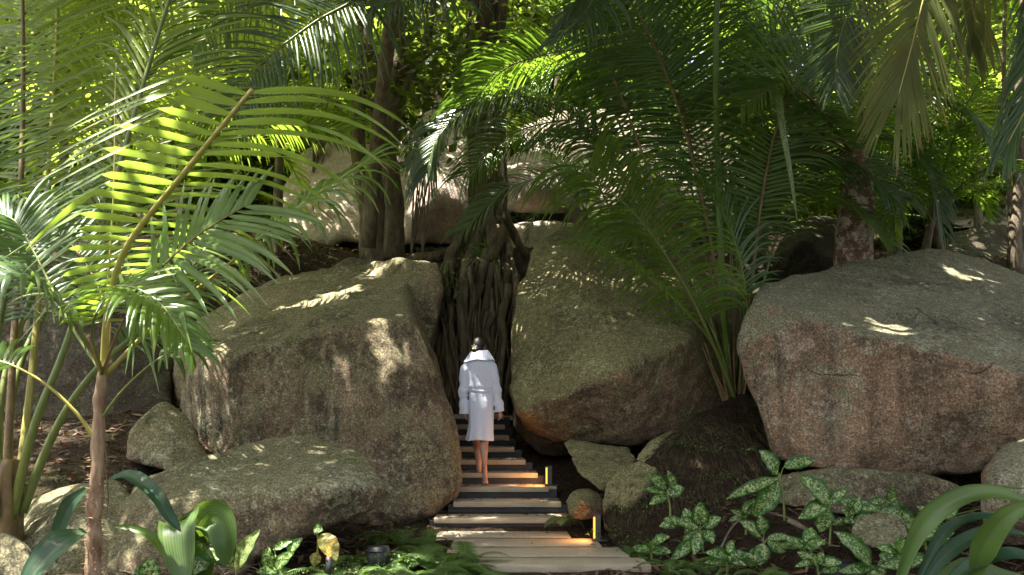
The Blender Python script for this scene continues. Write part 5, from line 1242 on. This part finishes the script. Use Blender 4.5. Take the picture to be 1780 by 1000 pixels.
SPL = [((1165, 905, 9.6), [(1160, 858, 1190, 848, 26), (1158, 850, 1126, 822, 22), (1155, 855, 1120, 852, 20), (1158, 862, 1128, 878, 20), (1172, 850, 1160, 818, 18)], 'spotted plant with five slim leaves in front of the root bank'),
       ((1222, 960, 9.3), [(1218, 912, 1216, 872, 32), (1222, 915, 1254, 900, 24), (1214, 918, 1174, 905, 26), (1216, 925, 1186, 945, 22), (1224, 922, 1240, 945, 24), (1212, 925, 1206, 965, 26), (1205, 940, 1165, 975, 22)], 'spotted plant with a cluster of seven leaves lowest in front of the bank'),
       ((1364, 905, 9.3), [(1352, 824, 1318, 783, 36), (1362, 812, 1418, 800, 26), (1352, 832, 1262, 868, 24), (1352, 838, 1312, 898, 40)], 'tall spotted plant on a thin bare stem before the pinkish boulder'),
       ((1328, 985, 9.1), [(1322, 932, 1284, 906, 26), (1328, 928, 1318, 895, 26), (1334, 938, 1366, 960, 26), (1334, 936, 1376, 934, 16), (1326, 945, 1318, 985, 30), (1318, 950, 1300, 990, 20)], 'small spotted plant low between the bank and the tall spotted plants'),
       ((1442, 950, 9.0), [(1442, 878, 1386, 826, 40), (1444, 876, 1472, 848, 20), (1438, 874, 1388, 902, 30), (1440, 884, 1424, 925, 34)], 'spotted plant with a thick upright stem near the brown rock'),
       ((1520, 925, 9.3), [(1460, 872, 1530, 888, 28), (1526, 890, 1606, 926, 44), (1600, 905, 1640, 880, 26)], 'spotted plant spreading broad leaves over the small brown rock'),
       ((1500, 1010, 8.4), [(1516, 985, 1448, 924, 40), (1528, 965, 1590, 985, 28), (1530, 975, 1560, 950, 22), (1520, 985, 1455, 995, 22), (1540, 990, 1500, 1012, 22), (1575, 985, 1600, 960, 20)], 'spotted plant at the bottom right in front of the black box light'),
       ((1640, 950, 8.8), [(1630, 905, 1592, 880, 22), (1640, 900, 1668, 878, 24), (1640, 915, 1600, 935, 24), (1740, 880, 1712, 895, 22)], 'spotted plant half hidden behind the strap leaves'),
       ((375, 1040, 7.6), [(372, 930, 338, 1000, 70, -.1), (352, 920, 405, 985, 72, -.15), (300, 960, 330, 985, 36)], 'large-leaved spotted plant under the folded pleated leaf'),
       ((270, 1040, 7.6), [(262, 1010, 262, 968, 40), (255, 1015, 240, 985, 26)], 'small spotted plant between the spiny trunk and the pleated leaf'),
       ((418, 1030, 7.8), [(410, 990, 452, 920, 30, -.05, 'leaf_pale')], 'pale speckled leaf standing upright beside the large spotted leaves'),
       ((480, 1010, 8.2), [(470, 990, 466, 950, 26), (478, 990, 512, 958, 24), (482, 990, 446, 996, 24), (500, 960, 526, 935, 20), (475, 955, 510, 938, 16), (470, 1000, 520, 1000, 26)], 'low spotted plant with six leaves in front of the low boulder'),
       ((548, 985, 8.3), [(560, 928, 585, 975, 34, -.1, 'leaf_yellow'), (545, 920, 562, 922, 20), (552, 960, 545, 985, 20, 0, 'leaf_yellow')], 'spotted plant with one glowing yellow leaf lit by the spike light')]
def auto_spot(px, py, Z, n, hgt, ln, lab, seed):
    rg = random.Random(seed); L = []
    for k in range(n):
        a = R(-20 + 220 * (k + rg.uniform(.1, .9)) / n); l = ln * rg.uniform(.7, 1.2); cx = px + rg.uniform(-8, 8); cy = py - hgt * rg.uniform(.6, 1.0)
        L.append((cx, cy, cx + l * math.cos(a), cy - l * .75 * math.sin(a) + 6, l * rg.uniform(.38, .55), rg.uniform(-.15, .1)))
    SPL.append(((px, py, Z), L, lab))
for q in ((1192, 960, 9.4, 6, 55, 42, 'spotted plant crowded against the left of the seven-leaved cluster'), (1262, 1010, 8.6, 7, 50, 46, 'low spotted plant at the bottom edge below the seven-leaved cluster'),
          (1395, 985, 8.8, 6, 45, 44, 'spotted plant at the foot of the thick-stemmed spotted plant'), (1420, 1030, 8.3, 6, 55, 44, 'spotted plant cut by the bottom edge left of the black box light'),
          (1568, 1020, 8.2, 7, 60, 50, 'spotted plant at the bottom edge beside the strap leaf clump'), (1296, 930, 9.6, 5, 48, 36, 'small spotted plant at the right foot of the root bank'),
          (1610, 985, 8.8, 6, 60, 46, 'spotted plant just behind the left strap leaf'), (1480, 940, 9.2, 6, 48, 40, 'spotted plant against the left side of the small brown rock'),
          (1130, 985, 9.3, 5, 40, 36, 'small spotted plant close to the right end of the boardwalk'), (1545, 900, 9.7, 5, 32, 38, 'spotted plant under the flat dark ledge rock')):
    auto_spot(*q, seed=int(q[0]))
for r_, l_, lab in SPL: spotted_plant(r_, l_, lab)

def strap_plant(root, leaves, label, mat='leaf_strap', group=None, name='strap_leaf_plant'):
    b0 = W(*root); t = empty(name, b0, label, 'plant', group); rg = random.Random(int(root[0]))
    for l in leaves:      # centreline px points, width px, Nv
        pts = spline([W(*p) for p in l[0]], 22); m = MB(); wd = l[1] / F * l[0][0][2]; Nv = V(l[2]); vs = []; at = []
        for i, c in enumerate(pts):
            u = i / 22; T = (pts[min(22, i + 1)] - pts[max(0, i - 1)]).normalized(); N_ = (Nv - T * Nv.dot(T)).normalized(); S = T.cross(N_)
            w_ = min(1, .3 + u * 2.2) * (1 - u ** 3.5) ** .8 + .01
            for k in range(9):
                s = (k / 8 - .5) * 2; pl = .03 * wd * math.cos(k * math.pi)     # pleats along the blade
                vs.append(c + S * s * w_ * wd * .5 + N_ * (pl * w_ - .18 * wd * w_ * abs(s) ** 1.3 * -1)); at.append((.4 + .2 * rg.random() * 0 + .1 * (k % 2), u * .95, abs(s)))
        m.add(vs, [(i * 9 + k, i * 9 + k + 1, (i + 1) * 9 + k + 1, (i + 1) * 9 + k) for i in range(22) for k in range(8)], at)
        child(m, 'leaf', M[l[3] if len(l) > 3 else mat], t)
    return t
strap_plant((1640, 1060, 6.4), [([(1560, 1010, 6.4), (1600, 920, 6.35), (1660, 870, 6.3), (1730, 858, 6.2), (1800, 880, 6.1)], 38, (0, -.9, .6)),
                                ([(1690, 1010, 6.2), (1712, 950, 6.1), (1750, 900, 6.0), (1810, 870, 5.9)], 44, (-.2, -.9, .5)),
                                ([(1600, 1020, 6.5), (1650, 960, 6.5), (1720, 925, 6.5), (1790, 930, 6.5)], 30, (0, -.8, .8), 'leaf_strap_dark'),
                                ([(1640, 1020, 6.3), (1690, 985, 6.2), (1760, 965, 6.1), (1830, 985, 6.1)], 34, (0, -.7, .9), 'leaf_strap_dark'),
                                ([(1570, 1010, 6.6), (1620, 890, 6.6), (1690, 850, 6.6), (1790, 850, 6.6)], 16, (0, -.6, 1)),
                                ([(1590, 1020, 6.7), (1640, 930, 6.7), (1700, 900, 6.7), (1790, 905, 6.7)], 24, (0, -.6, 1), 'leaf_strap_dark'),
                                ([(1610, 1020, 6.6), (1680, 990, 6.6), (1740, 1005, 6.6), (1800, 1010, 6.6)], 40, (0, -.8, .8))], 'clump of long arching strap leaves in the bottom right corner', name='strap_leaf_clump')
strap_plant((130, 1050, 6.8), [([(188, 835, 6.9), (225, 828, 6.8), (268, 858, 6.7), (295, 900, 6.7), (315, 925, 6.7)], 28, (.2, -.8, .8), 'leaf_strap_dark'),
                               ([(150, 925, 6.85), (110, 945, 6.7), (70, 985, 6.6), (30, 1040, 6.5)], 58, (-.2, -.9, .6), 'leaf_strap_dark'),
                               ([(150, 850, 7.1), (122, 880, 7.1), (102, 930, 7.1), (98, 980, 7.1)], 30, (0, -1, .5), 'leaf_strap_dark')], 'young palm seedling with broad pleated leaves around the spiny trunk', name='palm_seedling')
strap_plant((330, 1050, 7.3), [([(345, 1060, 7.6), (338, 960, 7.55), (322, 908, 7.4), (312, 925, 7.2), (318, 985, 7.1), (328, 1015, 7.05)], 72, (0, -1, .2), 'leaf_strap'),
                               ([(350, 1060, 7.6), (352, 960, 7.55), (362, 912, 7.5), (378, 905, 7.45), (390, 940, 7.4), (392, 985, 7.4)], 70, (.1, -1, .3)),
                               ([(290, 975, 7.4), (265, 935, 7.4), (230, 920, 7.4), (195, 916, 7.4)], 16, (0, -.9, .7), 'leaf_mid')], 'pale green pleated leaf folded over beside the large spotted leaves', name='pleated_leaf_plant')

# ================================================================ ferns
def fern_mesh(seed, L=.42):
    rg = random.Random(seed); pts = [V((0, 0, 0))]; a = R(68)
    for i in range(14): pts.append(pts[-1] + V((math.cos(a), 0, math.sin(a))) * L / 14); a -= R(7.5)
    mb = MB(); n = 26
    for i in range(n):
        t = .12 + .88 * i / (n - 1); k = min(int(t * 14), 13); p = pts[k].lerp(pts[k + 1], t * 14 - k); T = (pts[min(14, k + 2)] - pts[k]).normalized(); N_ = V((-T.z, 0, T.x)); 
        pl = .26 * L * math.sin(math.pi * (.12 + .86 * (t ** 1.1))) ** .8
        for s in (1, -1):
            d = (V((0, s, 0)) + T * .35 + N_ * .08).normalized(); m = 7; vs = []; at = []; side = d.cross(N_).normalized(); r_ = rg.random()
            for j in range(m * 2 + 1):
                u = j / (m * 2); w_ = .024 * L / .42 * (1 - u ** 1.6) * (1.0 if j % 2 else .42)
                q = p + d * pl * u - V((0, 0, .22 * pl * u * u)); vs += [q - side * w_ * .5, q + side * w_ * .5]; at += [(r_, u * .9, .6)] * 2
            mb.add(vs, [(2 * j, 2 * j + 1, 2 * j + 3, 2 * j + 2) for j in range(m * 2)], at)
    s = MB(); tube_mb(s, pts, (.0035, .0012), 5); off = len(mb.v); mb.v += s.v; mb.a += s.a; mb.f += [tuple(i + off for i in f) for f in s.f]; mb.m += [1] * len(s.f)
    return mb.mesh('frond', [M['leaf_fern'], M['stem_green']])
FM = [fern_mesh(1), fern_mesh(2, .36), fern_mesh(3, .48)]
def fern(loc, n, s, seed, label, tilt=(0, 45)):
    t = empty('fern', loc, label, 'fern', 'small ferns on the forest floor'); rg = random.Random(seed)
    for i in range(n):
        o = bpy.data.objects.new('frond', FM[i % 3]); COL.objects.link(o); o.parent = t; k = s * rg.uniform(.75, 1.15); o.scale = (k, k, k)
        o.rotation_euler = (rg.uniform(-.2, .2), R(rg.uniform(*tilt)), 2 * math.pi * (i + rg.uniform(-.3, .3)) / n)
    return t
fs_ = [(655, 985, 8.5), (700, 995, 8.3), (740, 985, 8.4), (780, 985, 8.5), (820, 990, 8.4), (620, 1000, 8.3), (690, 950, 9.0), (735, 945, 9.1), (775, 950, 9.0), (810, 955, 8.9), (700, 915, 9.9), (740, 915, 10.0), (660, 905, 10.2), (620, 955, 9.2), (585, 1005, 8.3), (765, 1010, 8.1), (675, 1010, 8.0),
       (985, 905, 10.9), (1190, 985, 8.9), (1250, 960, 9.0), (1120, 975, 9.3), (1165, 1005, 8.6), (1240, 1005, 8.4), (1090, 935, 9.9), (1400, 1005, 8.2), (1330, 1005, 8.3), (1440, 1000, 8.2), (1290, 1010, 8.2)]
rgx = random.Random(4)
for i, (px, py, Z) in enumerate(fs_):
    p = W(px, py, Z); p.z = ground_z(p.x, p.y) if not (950 < px < 1060) else p.z
    lab = 'green fern in the patch left of the boardwalk' if px < 900 else ('fern growing against the small round mossy rock' if px < 1050 else 'low fern on the dark ground in front of the right bank')
    fern(p, rgx.randint(7, 10), (1.15 if px < 900 else .75) * rgx.uniform(.8, 1.15), i, lab)
# tiny creeping leaves and moss tufts on ledges
def sprigs(n, pts, r, size, mat, name, lab, seed):
    P = np.array([[*W(a, b, c)] for a, b, c in pts])
    def f(rg, m): return P[rg.integers(0, len(P), m)] + rg.normal(size=(m, 3)) * r
    me = leaf_cloud(name, n, f, size, mat, seed); o = bpy.data.objects.new(name, me); COL.objects.link(o); return tag(o, lab, 'ground cover', None, 'stuff')
sprigs(900, [(1185, 768, 10.9), (1240, 760, 11.2), (1080, 960, 9.6), (1150, 985, 9.0), (1200, 1000, 8.7), (1110, 940, 9.8), (1240, 985, 8.9), (1230, 780, 10.8), (1260, 975, 8.9), (1300, 985, 8.6), (1490, 985, 8.6), (1060, 925, 10), (1150, 830, 10.3), (1250, 830, 10.4), (1210, 870, 10.2), (1100, 880, 10.1), (1290, 780, 11)], [.12, .1, .03], .045, 'leaf_fern', 'creeping_plants', 'tiny green creeping plants on the earth by the bank and stairs', 5)
sprigs(700, [(640, 990, 8.4), (700, 965, 8.8), (760, 975, 8.7), (560, 1000, 8.3), (600, 985, 8.5), (690, 925, 9.7), (740, 925, 9.7)], [.16, .1, .02], .035, 'leaf_fern', 'ground_seedlings', 'tiny green seedlings between the ferns left of the boardwalk', 6)
# leafy saplings by the trees
def sapling(root, tips, n, size, mat, lab, seed, r=.3):
    b = W(*root); t = empty('sapling', b, lab, 'sapling', 'leafy saplings around the fig tree'); mb = MB(); T = [W(*q) for q in tips]
    for q in T: tube_mb(mb, spline([b, b.lerp(q, .5) + V((.05, 0, .08)), q], 10), (.018, .006), 6)
    child(mb, 'stem', M['bark_thin'], t)
    A = np.array([[*q] for q in T])
    def f(rg, m): return A[rg.integers(0, len(A), m)] + rg.normal(size=(m, 3)) * r
    o = bpy.data.objects.new('crown', leaf_cloud('crown', n, f, size, mat, seed, elong=2.2)); COL.objects.link(o); o.parent = t; o.location = -b
    return t
sapling((715, 440, 16.0), [(735, 210, 16), (760, 120, 16), (740, 60, 16.2), (790, 90, 16.2), (715, 100, 16), (770, 170, 16), (800, 40, 16.5)], 520, .26, 'leaf_tree', 'sapling with glossy green leaves between the gnarled tree and the fig trunk', 1, .32)
sapling((735, 440, 15.8), [(730, 250, 15.8), (745, 235, 15.8), (722, 225, 15.8), (712, 275, 15.8)], 70, .2, 'leaf_tree', 'thin sprig with few leaves beside the pale boulder', 2, .16)
sapling((790, 520, 15.0), [(787, 480, 15.0), (792, 510, 15), (780, 500, 15), (830, 440, 15.2), (835, 430, 15.2)], 130, .12, 'leaf_fern', 'small bright green climber on the fig roots', 3, .10)
sapling((545, 300, 16), [(530, 120, 16), (580, 90, 16), (620, 60, 16.4), (560, 40, 16.4), (600, 150, 16)], 520, .2, 'leaf_back', 'light green sapling left of the gnarled tree', 4, .4)
sapling((930, 150, 19), [(900, 60, 19), (940, 30, 19), (980, 60, 19.5), (890, 20, 19)], 420, .22, 'leaf_tree', 'leafy sapling right of the fig trunk near the top', 5, .45)

# ================================================================ garden lights
def can_light(loc, r, h, label, lens=False):
    t = empty('garden_light', loc, label, 'garden light', 'black garden lights among the plants'); x, y, z = loc
    mb = MB(); pts = [V((x, y, z - .05)), V((x, y, z + h * .8)), V((x, y, z + h * .82)), V((x, y, z + h))]
    bm_ = bmesh.new(); bmesh.ops.create_cone(bm_, cap_ends=True, segments=28, radius1=r, radius2=r, depth=h, matrix=Matrix.Translation((x, y, z + h / 2)))
    bmesh.ops.bevel(bm_, geom=[e for e in bm_.edges if abs(e.verts[0].co.z - e.verts[1].co.z) < 1e-5], offset=r * .08, segments=2, affect='EDGES'); bm_.verts.index_update()
    mb.add([v.co.copy() for v in bm_.verts], [[v.index for v in f.verts] for f in bm_.faces]); bm_.free(); child(mb, 'housing', M['lamp_black'], t)
    mb = MB(); ring = [V((x + r * 1.06 * math.cos(a * math.pi / 12), y + r * 1.06 * math.sin(a * math.pi / 12), z + h * .86)) for a in range(25)]; tube_mb(mb, ring, (r * .07, r * .07), 6, cap=False); child(mb, 'rim', M['lamp_black'], t)
    return t
p = W(657, 1000, 9.0); can_light((p.x, p.y, p.z), .10, .26, 'black cylindrical garden light among the ferns left of the boardwalk')
p = W(572, 1010, 8.2); sp_ = can_light((p.x, p.y, p.z), .026, .20, 'slim black spike light shining up at the yellow leaf')
mb = MB(); box_mb(mb, (p.x, p.y, p.z + .205), (.03, .03, .012)); child(mb, 'lens', M['warm'], sp_, False)
ld = bpy.data.lights.new('spike_glow', 'SPOT'); ld.energy = 1.6; ld.color = (1, .55, .18); ld.spot_size = R(70); ld.shadow_soft_size = .01
lo = bpy.data.objects.new('spike_glow', ld); COL.objects.link(lo); lo.parent = sp_; lo.location = (0, .0, .225); lo.rotation_euler = V((0, -.45, -1)).to_track_quat('-Z', 'Y').to_euler(); lo.rotation_euler = (V((.0, .12, 1))).to_track_quat('-Z', 'Y').to_euler()
bx = W(1452, 1018, 8.5); t = empty('box_light', bx, 'black box light half buried behind the spotted leaves at the lower right', 'garden light', 'black garden lights among the plants')
mb = MB(); box_mb(mb, bx + V((0, 0, .09)), (.30, .22, .24), bev=.02, rx=R(-12)); child(mb, 'housing', M['lamp_black'], t, False)
mb = MB(); box_mb(mb, bx + V((0, -.02, .205)), (.24, .16, .03), bev=.008, rx=R(-12)); child(mb, 'lid', M['lamp_black'], t, False)
# curved surface roots at lower right
mb = MB()
for pl, r0 in (([(1370, 905, 9.2), (1400, 920, 9.1), (1418, 935, 9.1), (1408, 965, 9.0), (1400, 1000, 8.9)], .022), ([(1330, 890, 9.5), (1380, 905, 9.4), (1440, 945, 9.2), (1460, 950, 9.1)], .012), ([(1250, 960, 9.1), (1270, 920, 9.3), (1290, 900, 9.5)], .012)):
    tube_mb(mb, spline([W(*q) for q in pl], 14), (r0, r0 * .6), 8, lump=.3)
child(mb, 'surface_roots', M['bark_thin'], bank)
